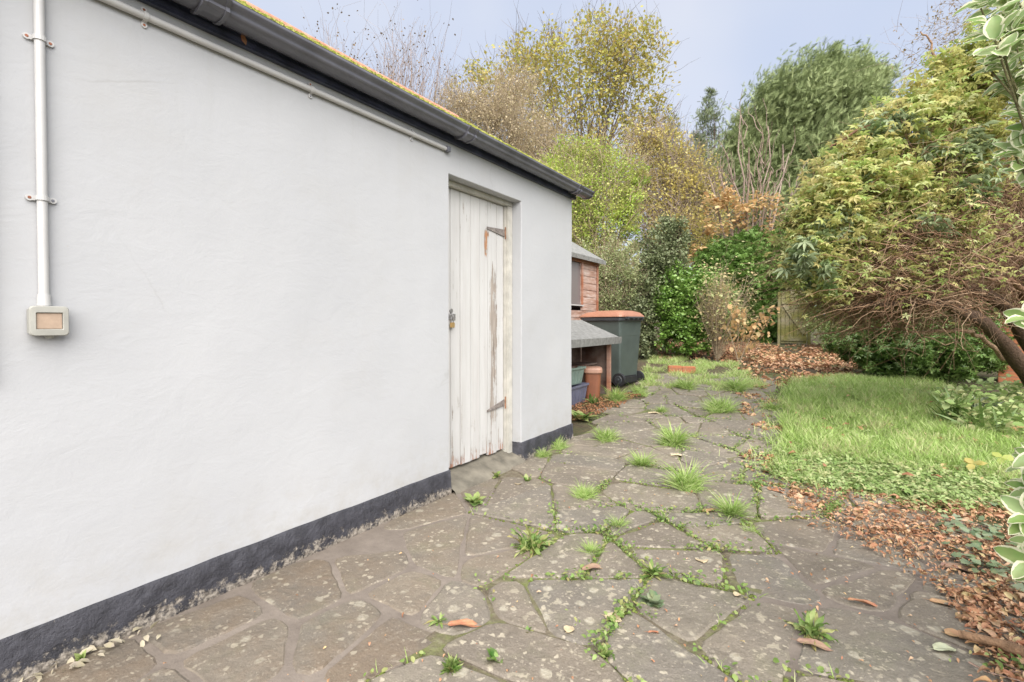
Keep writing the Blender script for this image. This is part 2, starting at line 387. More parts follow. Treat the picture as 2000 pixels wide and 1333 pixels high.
nl1 = mul(nt_, thr(nt_, noi(nt_, 24, 5, .55), .60, .645), thr(nt_, noi(nt_, 2.1, 3), .40, .56))
c = mix(nt_, mul(nt_, nl1, mul(nt_, mul(nt_, zone, -.8), .6, 'ADD')), c, (.40, .355, .265))
nl2 = thr(nt_, noi(nt_, 62, 4, .5), .655, .69); c = mix(nt_, mul(nt_, nl2, .55), c, (.44, .39, .30))
c = mix(nt_, .05, c, (.06, .055, .052))
c = mix(nt_, mul(nt_, zone, .30), c, (.075, .062, .050))
nt_.links.new(c, bs.inputs['Base Color'])
rr = ramp(nt_, [(.35, .42, .42, .42), (.65, .75, .75, .75)], noi(nt_, 4, 5)); nt_.links.new(rr, bs.inputs['Roughness'])
sb = bump(nt_, bs, noi(nt_, 7, 8, .68, dist=.15), .8, .026); bump(nt_, bs, gr, .35, .003, sb)
M_mortar, nt_, bs = newmat('smeared_grey_mortar')
c = ramp(nt_, [(.3, .12, .098, .080), (.7, .205, .172, .142)], noi(nt_, 5, 7, .65))
nt_.links.new(c, bs.inputs['Base Color']); bs.inputs['Roughness'].default_value = .7; bump(nt_, bs, noi(nt_, 40, 6, .7), .7, .008)
M_soil, nt_, bs = newmat('dark_leafy_soil')
c = ramp(nt_, [(.3, .035, .025, .015), (.5, .075, .055, .03), (.7, .12, .085, .045)], noi(nt_, 18, 8, .7))
c = mix(nt_, mul(nt_, thr(nt_, noi(nt_, 1.5, 5), .42, .6), .6), c, (.075, .10, .025))
nt_.links.new(c, bs.inputs['Base Color']); bs.inputs['Roughness'].default_value = .95; bump(nt_, bs, noi(nt_, 40, 6, .7), 1, .02)
M_brick, nt_, bs = newmat('orange_brick')
bt = nt_.nodes.new('ShaderNodeTexBrick'); bt.inputs['Scale'].default_value = 1; bt.inputs['Brick Width'].default_value = .225; bt.inputs['Row Height'].default_value = .075
bt.inputs['Mortar Size'].default_value = .006; bt.inputs['Color1'].default_value = (.42, .15, .07, 1); bt.inputs['Color2'].default_value = (.32, .10, .05, 1); bt.inputs['Mortar'].default_value = (.25, .14, .09, 1)
cm = nt_.nodes.new('ShaderNodeCombineXYZ'); sp_ = nt_.nodes.new('ShaderNodeSeparateXYZ'); tcn = nt_.nodes.new('ShaderNodeTexCoord')
nt_.links.new(tcn.outputs['Object'], sp_.inputs[0]); nt_.links.new(mul(nt_, sp_.outputs[0], sp_.outputs[1], 'ADD'), cm.inputs[0]); nt_.links.new(sp_.outputs[2], cm.inputs[1]); nt_.links.new(cm.outputs[0], bt.inputs['Vector'])
c = mix(nt_, thr(nt_, noi(nt_, 14, 6), .35, .7), bt.outputs['Color'], mix(nt_, .4, bt.outputs['Color'], (.5, .25, .13)))
nt_.links.new(c, bs.inputs['Base Color']); bs.inputs['Roughness'].default_value = .9; bump(nt_, bs, bt.outputs['Fac'], .5, -.006)

# ------------------------------------------------------------------ ground
xs = np.concatenate([np.linspace(-120, -12, 12, endpoint=False), np.linspace(-12, 12, 121), np.linspace(14, 120, 12)])
ys = np.concatenate([np.linspace(-60, -4, 10, endpoint=False), np.linspace(-4, 26, 151), np.linspace(28, 160, 14)])
gx, gy = np.meshgrid(xs, ys, indexing='ij')
gz = hgt(gx, gy) - .002
V = np.stack([gx, gy, gz], -1).reshape(-1, 3); idx = np.arange(len(V)).reshape(gx.shape)
Fc = np.stack([idx[:-1, :-1], idx[1:, :-1], idx[1:, 1:], idx[:-1, 1:]], -1).reshape(-1, 4)
tag(mesh_np('ground', V, Fc, M_soil, smooth=True), kind='structure')

# ------------------------------------------------------------------ crazy paving
def inpoly(x, y, poly):
    x = np.asarray(x); y = np.asarray(y); ins = np.zeros(x.shape, bool); n = len(poly)
    for i in range(n):
        x0, y0 = poly[i][:2]; x1, y1 = poly[(i + 1) % n][:2]
        cnd = ((y0 > y) != (y1 > y)) & (x < (x1 - x0) * (y - y0) / (y1 - y0 + 1e-12) + x0); ins ^= cnd
    return ins
GP = lambda pts: [G(a, b)[:2] for a, b in pts]
patio = [(-1.995, -3), (-1.995, 3.95)] + GP([(1118, 835), (1165, 815), (1250, 765), (1260, 715), (1330, 700), (1440, 705), (1500, 735), (1525, 800), (1530, 900), (1535, 945), (1700, 975), (1880, 1020), (1980, 1120), (2120, 1250), (2200, 1333)]) + [(1.6, -.5), (1.6, -3)]
def clip(poly, p, n):       # keep side where (q-p).n <= 0
    out = []
    for i in range(len(poly)):
        a, b = poly[i], poly[(i + 1) % len(poly)]
        da, db = np.dot(a - p, n), np.dot(b - p, n)
        if da <= 0: out.append(a)
        if (da < 0 < db) or (db < 0 < da): out.append(a + (b - a) * (da / (da - db)))
    return out
def area(p): 
    p = np.array(p); x, y = p[:, 0], p[:, 1]; return .5 * abs(np.dot(x, np.roll(y, -1)) - np.dot(y, np.roll(x, -1)))
seeds = []
for i in range(-4, 7):
    for j in range(-5, 17):
        seeds.append(np.array([i * .62 + (j % 2) * .3 + random.uniform(-.22, .22), j * .62 + random.uniform(-.22, .22)]))
cells = []
for s in seeds:
    poly = [s + np.array(q) for q in ((-1.2, -1.2), (1.2, -1.2), (1.2, 1.2), (-1.2, 1.2))]
    for t in seeds:
        dd = t - s; L = np.hypot(*dd)
        if 0 < L < 2.2: poly = clip(poly, (s + t) / 2, dd)
        if len(poly) < 3: break
    if len(poly) >= 3: cells.append(poly)
def split(poly, lim, out):
    if area(poly) < lim or len(poly) < 3: out.append(poly); return
    p = np.array(poly); c = p.mean(0); u, s_, vt = np.linalg.svd(p - c); ax = vt[0]
    a = random.uniform(-.55, .55); n = np.array([ax[0] * math.cos(a) - ax[1] * math.sin(a), ax[0] * math.sin(a) + ax[1] * math.cos(a)])
    c = c + ax * random.uniform(-.06, .06)
    for sg in (1, -1):
        q = clip(poly, c, n * sg)
        if len(q) >= 3 and area(q) > .004: split(q, random.uniform(.10, .30), out)
stones = []
for cpoly in cells: split(cpoly, random.uniform(.10, .34), stones)
def leftzone(c):   # smooth, mortared paving along the near wall (cement smeared joints)
    lz = [(-1.995, -3), (-1.995, 2.25)] + GP([(960, 955), (1040, 1050), (960, 1130), (870, 1210), (760, 1333)]) + [(-.2, -.5), (-.2, -3)]
    return bool(inpoly(c[0], c[1], lz))
def rightzone(c):
    rz_ = GP([(1500, 1030), (1600, 1000), (1900, 1100), (2010, 1333), (1350, 1333), (1480, 1150)]); return bool(inpoly(c[0], c[1], rz_))
SV, SF, SR, SZ = [], [], [], []; crack_edges = []
def inset(poly, g):
    c = np.mean(poly, 0); q = [np.array(v) for v in poly]
    if np.cross(q[1] - q[0], q[2] - q[1]) < 0: q = q[::-1]
    out = list(q)
    for i in range(len(q)):
        a, b = q[i], q[(i + 1) % len(q)]; e = b - a; L = np.hypot(*e)
        if L < 1e-6: continue
        n = np.array([e[1], -e[0]]) / L; out = clip(out, a - n * g, n)
        if len(out) < 3: return []
    return out
for poly in stones:
    c = np.mean(poly, 0)
    if not inpoly(c[0], c[1], patio): continue
    if c[1] > 8.5: continue
    lz, rz_ = leftzone(c), rightzone(c)
    gap = random.uniform(.005, .014) if lz or rz_ else random.uniform(.003, .010)
    q = inset(poly, gap)
    if len(q) < 3 or area(q) < .006: continue
    for i in range(len(poly)):
        crack_edges.append((poly[i], poly[(i + 1) % len(poly)], lz or rz_))
    # resample outline
    pts = []
    for i in range(len(q)):
        a, b = q[i], q[(i + 1) % len(q)]; L = np.hypot(*(b - a)); k = max(1, int(L / .045))
        for t in range(k): pts.append(a + (b - a) * t / k)
    pts = np.array(pts)
    # rounded corners + ragged edge
    for _ in range(1): pts = .5 * pts + .25 * (np.roll(pts, 1, 0) + np.roll(pts, -1, 0))
    out2 = []
    cc = pts.mean(0)
    for v in pts:
        nn = noise.noise(Vector((v[0] * 9, v[1] * 9, 3))) * .012 + noise.noise(Vector((v[0] * 30, v[1] * 30, 3))) * .006
        d_ = (v - cc); d_ /= np.hypot(*d_) + 1e-9; out2.append(v + d_ * nn)
    pts = np.array(out2); n = len(pts)
    pts[:, 0] = np.maximum(pts[:, 0], -1.985) if cc[1] < 3.93 else pts[:, 0]
    zt = .011 if (lz or rz_) else .020; tx, ty = random.gauss(0, .013), random.gauss(0, .013)
    if lz or rz_: tx *= .3; ty *= .3
    zoff = random.uniform(-.0055, .005) if not (lz or rz_) else random.uniform(-.0015, .0025)
    def zz(p, k): 
        z = hgt(p[:, 0], p[:, 1]) + zt + zoff + (p[:, 0] - cc[0]) * tx + (p[:, 1] - cc[1]) * ty - k
        return z
    inn = cc + (pts - cc) * (1 - .010 / (np.hypot(*(pts - cc).T)[:, None] + 1e-6))
    b0 = len(SV) and sum(len(a) for a in SV)
    mid = cc + (pts - cc) * .55
    lay = [np.c_[pts, zz(pts, .03)], np.c_[pts, zz(pts, .006)], np.c_[inn, zz(inn, 0)], np.c_[mid, zz(mid, -.001)], np.array([[cc[0], cc[1], zz(cc[None], -.001)[0]]])]
    SV += lay
    for L_ in range(3):
        for i in range(n):
            j = (i + 1) % n; SF.append((b0 + L_ * n + i, b0 + L_ * n + j, b0 + (L_ + 1) * n + j, b0 + (L_ + 1) * n + i))
    for i in range(n): SF.append((b0 + 3 * n + i, b0 + 3 * n + (i + 1) % n, b0 + 4 * n))
    rr_ = random.random(); SR.append(np.full(4 * n + 1, rr_))
    zval = 1.0 if (lz and cc[1] < 1.15) else (.6 if lz else 0); SZ.append(np.full(4 * n + 1, zval))
tag(mesh_np('patio', np.concatenate(SV), SF, M_stone, attrs={'rnd': np.concatenate(SR), 'zone': np.concatenate(SZ)}, smooth=False), kind='structure')
# mortar sheet under the smooth stones (fine grid limited to those zones)
xs = np.arange(-1.995, 1.9, .05); ys = np.arange(-3, 3.2, .05); gx, gy = np.meshgrid(xs, ys, indexing='ij')
lzp = [(-2.1, -3), (-2.1, 2.28)] + GP([(960, 955), (1040, 1050), (960, 1130), (870, 1210), (760, 1333)]) + [(-.2, -.5), (-.2, -3)]
rzp = GP([(1500, 1030), (1600, 1000), (1900, 1100), (2010, 1333), (1350, 1333), (1480, 1150)])
msk = inpoly(gx + .025, gy + .025, lzp) | inpoly(gx + .025, gy + .025, rzp)
V = np.stack([gx, gy, hgt(gx, gy) + .0075], -1).reshape(-1, 3); idx = np.arange(len(V)).reshape(gx.shape)
Fc = np.stack([idx[:-1, :-1], idx[1:, :-1], idx[1:, 1:], idx[:-1, 1:]], -1)[msk[:-1, :-1]].reshape(-1, 4)
tag(mesh_np('patio_mortar', V, Fc, M_mortar, smooth=True), kind='structure')

M_joint, nt_, bs = newmat('mossy_joint_soil')
c = ramp(nt_, [(.3, .07, .055, .035), (.5, .13, .105, .07), (.7, .20, .18, .12)], noi(nt_, 30, 7, .7))
c = mix(nt_, mul(nt_, thr(nt_, noi(nt_, 3, 6, .7), .45, .6), .75), c, (.13, .16, .035))
nt_.links.new(c, bs.inputs['Base Color']); bs.inputs['Roughness'].default_value = .9; bump(nt_, bs, noi(nt_, 60, 6, .7), 1, .01)
xs = np.arange(-1.995, 2.2, .05); ys = np.arange(0, 8.6, .05); gx, gy = np.meshgrid(xs, ys, indexing='ij')
msk = inpoly(gx + .025, gy + .025, patio) & ~(inpoly(gx + .025, gy + .025, lzp) | inpoly(gx + .025, gy + .025, rzp))
V = np.stack([gx, gy, hgt(gx, gy) + .0105], -1).reshape(-1, 3); idx = np.arange(len(V)).reshape(gx.shape)
Fc = np.stack([idx[:-1, :-1], idx[1:, :-1], idx[1:, 1:], idx[:-1, 1:]], -1)[msk[:-1, :-1]].reshape(-1, 4)
tag(mesh_np('patio_joint_soil', V, Fc, M_joint, smooth=True), kind='structure')

# ------------------------------------------------------------------ outbuilding
B = thing('outbuilding', 'white rendered outbuilding with black plinth and mossy orange tiled roof', 'outbuilding', (-2, 3.93, 0))
WX = -2.0; YE = 3.93; OY0, OY1, OZ = 2.27, 3.09, 1.98; ZT = 2.175
def und(y, z):
    return .0045 * noise.noise(Vector((y * 1.3, z * 1.3, 0))) + .0016 * noise.noise(Vector((y * 5, z * 5, 2)))
yl = sorted(set([round(v, 4) for v in list(np.arange(-4, OY0 - .01, .04)) + [OY0 - .004, OY0] + list(np.arange(OY0 + .04, OY1 - .02, .04)) + [OY1, OY1 + .004] + list(np.arange(OY1 + .04, YE - .02, .04)) + [YE - .012, YE - .004, YE]]))
zl = sorted(set([round(v, 4) for v in list(np.arange(.10, OZ - .02, .04)) + [OZ, OZ + .004] + list(np.arange(OZ + .04, 2.24, .04)) + [2.24]]))
bm = bmesh.new(); vg = {}
for i, y in enumerate(yl):
    for j, z in enumerate(zl):
        x = WX + und(y, z)
        if y > YE - .006: x -= .008 if y == YE else .003
        if (abs(y - OY0) < 1e-4 or abs(y - OY1) < 1e-4) and z <= OZ: x -= .004
        if abs(z - OZ) < 1e-4 and OY0 <= y <= OY1: x -= .004
        vg[i, j] = bm.verts.new((x, y, z))
io = [i for i, y in enumerate(yl) if abs(y - OY0) < 1e-4 or abs(y - OY1) < 1e-4]; jo = [j for j, z in enumerate(zl) if abs(z - OZ) < 1e-4][0]
for i in range(len(yl) - 1):
    for j in range(len(zl) - 1):
        if io[0] <= i < io[1] and j < jo: continue
        bm.faces.new((vg[i, j], vg[i + 1, j], vg[i + 1, j + 1], vg[i, j + 1]))
def back(seq, xb):
    prev = None
    for k in seq:
        v = vg[k]; nb = bm.verts.new((xb, v.co.y, v.co.z))
        if prev: bm.faces.new((prev[0], v, nb, prev[1]))
        prev = (v, nb)
back([(io[0], j) for j in range(jo + 1)], -2.16); back([(io[1], j) for j in range(jo + 1)], -2.16)
back([(i, jo) for i in range(io[0], io[1] + 1)], -2.16); back([(len(yl) - 1, j) for j in range(len(zl))], -2.3)
# gable end, rear wall and masonry behind the render
box(bm, -4.9, YE - .12, 0, -2.29, YE, 2.25); box(bm, -4.9, -4, 0, -4.78, YE - .13, 2.25)
box(bm, -2.30, -4, 0, -2.17, OY0 - .05, 2.24); box(bm, -2.30, OY1 + .05, 0, -2.17, YE - .13, 2.24)
v1 = [bm.verts.new(p) for p in ((-4.9, YE - .002, 2.25), (-2.0, YE - .002, 2.25), (-3.4, YE - .002, 3.18))]; bm.faces.new(v1)
bm_obj('wall', bm, M_wall, B, smooth=False)
# plinth
bm = bmesh.new()
def plinth(y0, y1, ret0=False, ret1=False):
    ysq = np.arange(y0, y1 + .001, .03); ysq[-1] = y1; prof = [(-.002, -.03), (.011, -.03), (.012, .03), (.010, .09), (.008, .148), (.002, .157), (-.03, .158)]
    rows = []
    for y in ysq:
        row = []
        for k, (dx, z) in enumerate(prof):
            nn = .007 * noise.noise(Vector((y * 9, z * 20, 5))) if 1 < k < 5 else 0
            low_ = (.006 * abs(noise.noise(Vector((y * 22, z * 30, 9)))) if k == 2 else 0)
            row.append(bm.verts.new((WX + dx + nn - low_, y, z + (.004 * noise.noise(Vector((y * 6, 0, 1))) if z > .1 else 0))))
        rows.append(row)
    for a, b in zip(rows, rows[1:]):
        for k in range(len(prof) - 1): bm.faces.new((a[k], b[k], b[k + 1], a[k + 1]))
    for row, yy in ((rows[0], y0), (rows[-1], y1)):
        nb = [bm.verts.new((-2.14, yy, v.co.z)) for v in row[1:6]]
        for k in range(4): bm.faces.new((row[k + 1], row[k + 2], nb[k + 1], nb[k]))
        bm.faces.new((row[5], nb[4], bm.verts.new((-2.14, yy - (.01 if yy == y0 else -.01), row[5].co.z))))
plinth(-4, OY0 + .006); plinth(OY1 - .006, YE + .006)
bm_obj('plinth', bm, M_plinth, B, smooth=True)
# fascia, gutter
bm = bmesh.new(); box(bm, -2.03, -4, 2.168, -1.972, YE + .02, 2.30, .003); box(bm, -1.9712, -4, 2.172, -1.966, YE + .019, 2.19, .002)
fas = bm_obj('fascia', bm, M_fascia, B)
def gut_prof(dr=0.0):
    # ogee-like trough: flat back, rounded base, lipped front
    pts = [(-1.962, 2.242), (-1.962, 2.212), (-1.955, 2.197 - dr), (-1.93, 2.189 - dr), (-1.895, 2.190 - dr), (-1.875 + dr, 2.197 - dr), (-1.864 + dr, 2.208 - dr), (-1.867 + dr, 2.214), (-1.858 + dr, 2.222), (-1.847 + dr, 2.232), (-1.843 + dr, 2.242), (-1.853, 2.242), (-1.853, 2.235)]
    return pts
def extr(bm, prof, y0, y1, thick=0, n=1):
    ring = []
    for t in range(n + 1):
        y = y0 + (y1 - y0) * t / n; ring.append([bm.verts.new((x, y, z)) for x, z in prof])
    for a, b in zip(ring, ring[1:]):
        for k in range(len(prof) - 1): bm.faces.new((a[k], b[k], b[k + 1], a[k + 1]))
    return ring
bm = bmesh.new(); rg = extr(bm, gut_prof(), -4, YE + .13, n=40)
inner = extr(bm, [(x * 1 + (.004 if i < 2 else 0), z + .003) for i, (x, z) in enumerate(gut_prof()[:11])], -4, YE + .128, n=2)
end = rg[-1]
gut = bm_obj('gutter', bm, M_gutter, B, smooth=True)
# closed end cap of the gutter
bm = bmesh.new(); pr = gut_prof(.004); a = [bm.verts.new((x, YE + .112, z)) for x, z in pr[:11]]; b = [bm.verts.new((x, YE + .134, z)) for x, z in pr[:11]]
for k in range(10): bm.faces.new((a[k], b[k], b[k + 1], a[k + 1]))
bm.faces.new(b); o = bm_obj('end_cap', bm, M_gutter, gut)
for yb in (.867, 2.32, 3.80):
    bm = bmesh.new(); wd = .045 if yb < 3 else .03
    for (o0, o1, dr) in ((-wd, -wd + .014, .011), (-wd + .014, wd - .014, .006), (wd - .014, wd, .011)):
        extr(bm, gut_prof(dr)[:11], yb + o0, yb + o1)
        for yy in (yb + o0, yb + o1):
            p1 = [bm.verts.new((x, yy, z)) for x, z in gut_prof(dr)[:11]]; p0 = [bm.verts.new((x, yy, z)) for x, z in gut_prof(-.0)[:11]]
            for k in range(10): bm.faces.new((p0[k], p1[k], p1[k + 1], p0[k + 1]))
    bm_obj('gutter_bracket', bm, M_gutter, gut, smooth=False)
# roof: courses of plain tiles, slope up to ridge at x=-3.42 z=3.34
roof_bm = bmesh.new(); sx, sz = -1.925, 2.262; rx, rz2 = -3.42, 3.235
L = math.hypot(rx - sx, rz2 - sz); ux, uz = (rx - sx) / L, (rz2 - sz) / L; nxn, nzn = -uz, ux
nxn, nzn = (uz, -ux) if -ux > 0 else (-uz, ux)
gauge = .10; nc = int(L / gauge)
for k in range(nc + 1):
    off = (k % 2) * .083
    y = -4.0 + off
    while y < YE + .02:
        y1 = min(y + .162, YE + .05); j = random.gauss(0, .0025); lift = abs(random.gauss(0, .003))
        s0 = k * gauge - .02 + j; s1 = s0 + .155; t0 = .018 + lift; t1 = .006; th = .012
        def pt_(s, t): return (sx + ux * s + nxn * t, sz + uz * s + nzn * t)
        q = [pt_(s0, t0), pt_(s1, t1), pt_(s1, t1 - .006), pt_(s0, t0 - th)]
        f0 = [roof_bm.verts.new((a_, y + .002, b_)) for a_, b_ in q]; f1 = [roof_bm.verts.new((a_, y1 - .002, b_)) for a_, b_ in q]
        for e in range(4): roof_bm.faces.new((f0[e], f0[(e + 1) % 4], f1[(e + 1) % 4], f1[e]))
        roof_bm.faces.new(f0[::-1]); roof_bm.faces.new(f1); y += .166
# rear slope and ridge
vv = [roof_bm.verts.new(p) for p in ((rx, -4, rz2), (rx, YE + .05, rz2), (-5.0, YE + .05, 2.22), (-5.0, -4, 2.22))]; roof_bm.faces.new(vv)
vv = [roof_bm.verts.new(p) for p in ((rx, -4, rz2 - .01), (rx, YE + .03, rz2 - .01), (sx - .02, YE + .03, sz - .01), (sx - .02, -4, sz - .01))]; roof_bm.faces.new(vv)
roof = bm_obj('roof', roof_bm, M_tile, B)
bm = bmesh.new(); y = -4
while y < YE:
    cyl(bm, (rx, y, rz2 - .035), (rx, min(y + .295, YE + .05), rz2 - .035), .075, .075, 14); y += .3
bm_obj('ridge', bm, M_tile, roof)
# moss along the eaves and verge of the roof: little cushions
mp, ms = [], []
for k in range(7200):
    if k < 5300: y = random.uniform(-1.5, YE + .05); s = abs(random.gauss(0, .07)); 
    elif k < 6200: y = YE + .05 - abs(random.gauss(0, .05)); s = random.uniform(0, L)
    else: y = random.uniform(-1.5, YE); s = random.uniform(0, L); 
    if y > 2.6 and random.random() < .6: continue
    if noise.noise(Vector((y * 2.2, s * 3, 0))) < (-.45 if k < 6200 else .15): continue
    t = .014; mp.append((sx + ux * s + nxn * t, y, sz + uz * s + nzn * t)); ms.append(random.uniform(.010, .030))
ico = bmesh.new(); bmesh.ops.create_icosphere(ico, subdivisions=1, radius=1); iv = np.array([v.co[:] for v in ico.verts]); ifc = np.array([[v.index for v in f.verts] for f in ico.faces]); ico.free()
mp = np.array(mp); ms = np.array(ms)
V = mp[:, None, :] + iv[None] * ms[:, None, None] * np.array([1, 1.3, .8]) * rng.uniform(.75, 1.25, (len(mp), len(iv), 1))
Fc = (ifc[None] + (np.arange(len(mp)) * len(iv))[:, None, None]).reshape(-1, 3)
o = mesh_np('moss', V.reshape(-1, 3), Fc, M_moss, roof, {'rnd': np.repeat(rng.random(len(mp)), len(iv))}, smooth=True); o['label'] = 'yellow green moss along the eaves tiles'
# door frame, door
DX = -2.11
fr = bmesh.new(); box(fr, -2.155, OY0 + .001, 1.945, -2.075, OY1 - .001, 1.979, .004); box(fr, -2.155, OY1 - .06, .07, -2.078, OY1 - .001, 1.944, .004); box(fr, -2.155, OY0 + .001, .07, -2.078, OY0 + .03, 1.944, .004)
box(fr, -2.150, OY1 - .075, .08, -2.098, OY1 - .061, 1.944, .002)
bm_obj('door_frame', fr, M_frame, B)
bm = bmesh.new(); y = OY0 + .034; ds = [.105, .098, .112, .100, .095, .110, .105]
k = 0; y1lim = OY1 - .078
while y < y1lim - .02:
    wd = min(ds[k % 7], y1lim - y); zb = .112 + random.uniform(-.008, .006) - (.006 * k / 7)
    if k == 4: zb += .012
    cols = max(3, int(wd / .012))
    # board as thin box with rough-sawn bottom edge and v-joint bevel
    vs = box(bm, DX - .02, y + .0015, zb, DX + random.uniform(-.001, .001), y + wd - .0015, 1.943, .003)
    for v in vs:
        if v.co.z < zb + .006: v.co.z += .010 * noise.noise(Vector((v.co.y * 40, 3, 0)))
    y += wd; k += 1
box(bm, DX - .045, OY0 + .05, .3, DX - .021, y1lim - .02, .42); box(bm, DX - .045, OY0 + .05, 1.55, DX - .021, y1lim - .02, 1.67)
door = bm_obj('door', bm, M_door, B)
for zc, flip in ((1.748, -1), (.455, 1)):
    bm = bmesh.new(); yh = y1lim + .004
    # tapering strap
    Ls = .215; y0 = yh - Ls
    a = [(y0, zc + flip * -.0 + .008), (y0, zc - .008), (yh, zc - .034), (yh, zc + .020)] if flip < 0 else [(y0, zc - .02), (y0, zc - .034), (yh, zc - .018), (yh, zc + .032)]
    f0 = [bm.verts.new((DX + .008, p[0], p[1])) for p in a]; f1 = [bm.verts.new((DX + .002, p[0], p[1])) for p in a]
    bm.faces.new(f0[::-1]); bm.faces.new(f1)
    for e in range(4): bm.faces.new((f0[e], f0[(e + 1) % 4], f1[(e + 1) % 4], f1[e]))
    for t in (.15, .5, .85):
        yy = y0 + Ls * t; zc2 = (zc - (.006 * t)) if flip < 0 else zc - .026 + .032 * t; cyl(bm, (DX + .008, yy, zc2), (DX + .011, yy, zc2), .005, .004, 8)
    hg = bm_obj('hinge', bm, M_iron, door)
    bm = bmesh.new(); zc3 = zc - .007 if flip < 0 else zc + .007
    box(bm, DX + .002, yh + .001, zc3 - .072, DX + .011, yh + .022, zc3 + .072, .001); cyl(bm, (DX + .012, yh + .004, zc3 - .045), (DX + .012, yh + .004, zc3 + .045), .006, n=10)
    bm_obj('hinge_plate', bm, M_rust, hg)
# hasp with staple
bm = bmesh.new(); box(bm, DX + .001, OY0 + .10, 1.085, DX + .006, OY0 + .185, 1.125, .002)
ring = []
for t in range(9):
    a = math.pi * t / 8; ring.append(((DX + .006) + .022 * math.sin(a), OY0 + .135, 1.105 + .014 * math.cos(a)))
for p, q in zip(ring, ring[1:]): cyl(bm, p, q, .0035, n=8)
cyl(bm, (DX + .0, OY0 + .145, 1.145), (DX + .006, OY0 + .145, 1.145), .017, .014, 14)
bm_obj('hasp', bm, M_steel, door)
# stone threshold
bm = bmesh.new()
nx_, ny_ = 6, 24; vgx = {}
for i in range(nx_ + 1):
    for j in range(ny_ + 1):
        x = -2.16 + .20 * i / nx_; yy = OY0 + .008 + (OY1 - OY0 - .016) * j / ny_
        z = .100 - .075 * (i / nx_) ** 1.3 + .012 * noise.noise(Vector((x * 12, yy * 7, 0)))
        vgx[i, j] = bm.verts.new((x, yy, z))
for i in range(nx_):
    for j in range(ny_): bm.faces.new((vgx[i, j], vgx[i + 1, j], vgx[i + 1, j + 1], vgx[i, j + 1]))
for j in range(ny_):
    a, b = vgx[nx_, j], vgx[nx_, j + 1]; bm.faces.new((a, bm.verts.new((a.co.x + .02, a.co.y, -.02)), bm.verts.new((b.co.x + .02, b.co.y, -.02)), b))
bm_obj('threshold', bm, M_conc, B, smooth=True)

# padlock
pl = thing('padlock', 'small brass padlock hanging from the hasp of the white door', 'padlock', (DX + .020, OY0 + .135, 1.035))
bm = bmesh.new(); box(bm, -.007, -.019, 0, .007, .019, .034, .003, ); bm_obj('lock_body', bm, M_brass, pl, world=False)
bm = bmesh.new(); pp = [(0, -.012, .034), (0, -.012, .055)] + [(0, -.012 * math.cos(t), .055 + .012 * math.sin(t)) for t in np.linspace(.3, math.pi - .3, 6)] + [(0, .012, .055), (0, .012, .034)]
for a, b in zip(pp, pp[1:]): cyl(bm, a, b, .003, n=8)
bm_obj('shackle', bm, M_steel, pl, world=False)

# ------------------------------------------------------------------ conduits and switch
def clipm(root, y, z, vert):
    """saddle clip across a pipe; vert: the pipe is vertical so the lugs stick out along y"""
    bm = bmesh.new(); X = WX + .004
    def m(a, b): return (y + a, z + b) if vert else (y + b, z + a)
    for sg in (-1, 1):
        yy, zz_ = m(sg * .026, 0); cyl(bm, (X - .004, yy, zz_), (X + .003, yy, zz_), .0095, .009, 14)
        y2, z2 = m(sg * .018, 0); hy, hz = (.008, .007) if vert else (.007, .008); box(bm, X - .003, y2 - hy, z2 - hz, X + .0028, y2 + hy, z2 + hz)
    arc = []
    for t in range(9):
        a = math.pi * t / 8; q = m(-.0165 * math.cos(a), 0); arc.append((X + .0045 + .0225 * math.sin(a) ** .7, q[0], q[1]))
    for p, q in zip(arc, arc[1:]):
        mid = [(p[i] + q[i]) / 2 for i in range(3)]
        e = .0065; A = [(p[0], p[1] - (0 if vert else e), p[2] - (e if vert else 0)), (p[0], p[1] + (0 if vert else e), p[2] + (e if vert else 0)), (q[0], q[1] + (0 if vert else e), q[2] + (e if vert else 0)), (q[0], q[1] - (0 if vert else e), q[2] - (e if vert else 0))]
        f = [bm.verts.new(v) for v in A]; bm.faces.new(f)
        f2 = [bm.verts.new((v[0] - .004, v[1], v[2])) for v in A]
        bm.faces.new((f[0], f[3], f2[3], f2[0])); bm.faces.new((f[1], f2[1], f2[2], f[2]))
    c_ = bm_obj('saddle_clip', bm, M_pipe, root)
    for sg in (-1, 1):
        yy, zz_ = m(sg * .026, 0); bm = bmesh.new(); cyl(bm, (X + .003, yy, zz_), (X + .0045, yy, zz_), .0045, .0035, 10)
        bm_obj('screw', bm, M_screw if random.random() < .5 else M_screwg, c_)
def wallpt(px, py, x=WX):
    d = D(px, py); t = (x - CAM[0]) / d[0]; return CAM + d * t
a0 = wallpt(78, 0, WX + .013); a1 = wallpt(83, 590, WX + .013)
YC = (a0[1] + a1[1]) / 2
cd = thing('conduit', 'vertical white conduit pipe clipped to the wall above the outdoor switch', 'conduit', (WX, YC, a1[2]))
bm = bmesh.new(); cyl(bm, (WX + .015, YC, a1[2] + .01), (WX + .015, YC, 2.12), .0125, n=20); cyl(bm, (WX + .015, YC, 2.117), (WX + .015, YC + .05, 2.145), .0125, n=14); bm_obj('pipe', bm, M_pipe, cd, smooth=True)
bm = bmesh.new(); cyl(bm, (WX + .015, YC, a1[2] - .012), (WX + .015, YC, a1[2] + .022), .0165, .0150, n=20); bm_obj('coupling', bm, M_pipe, cd, smooth=True)
for py in (77, 388): clipm(cd, YC, wallpt(78, py, WX + .013)[2], True)
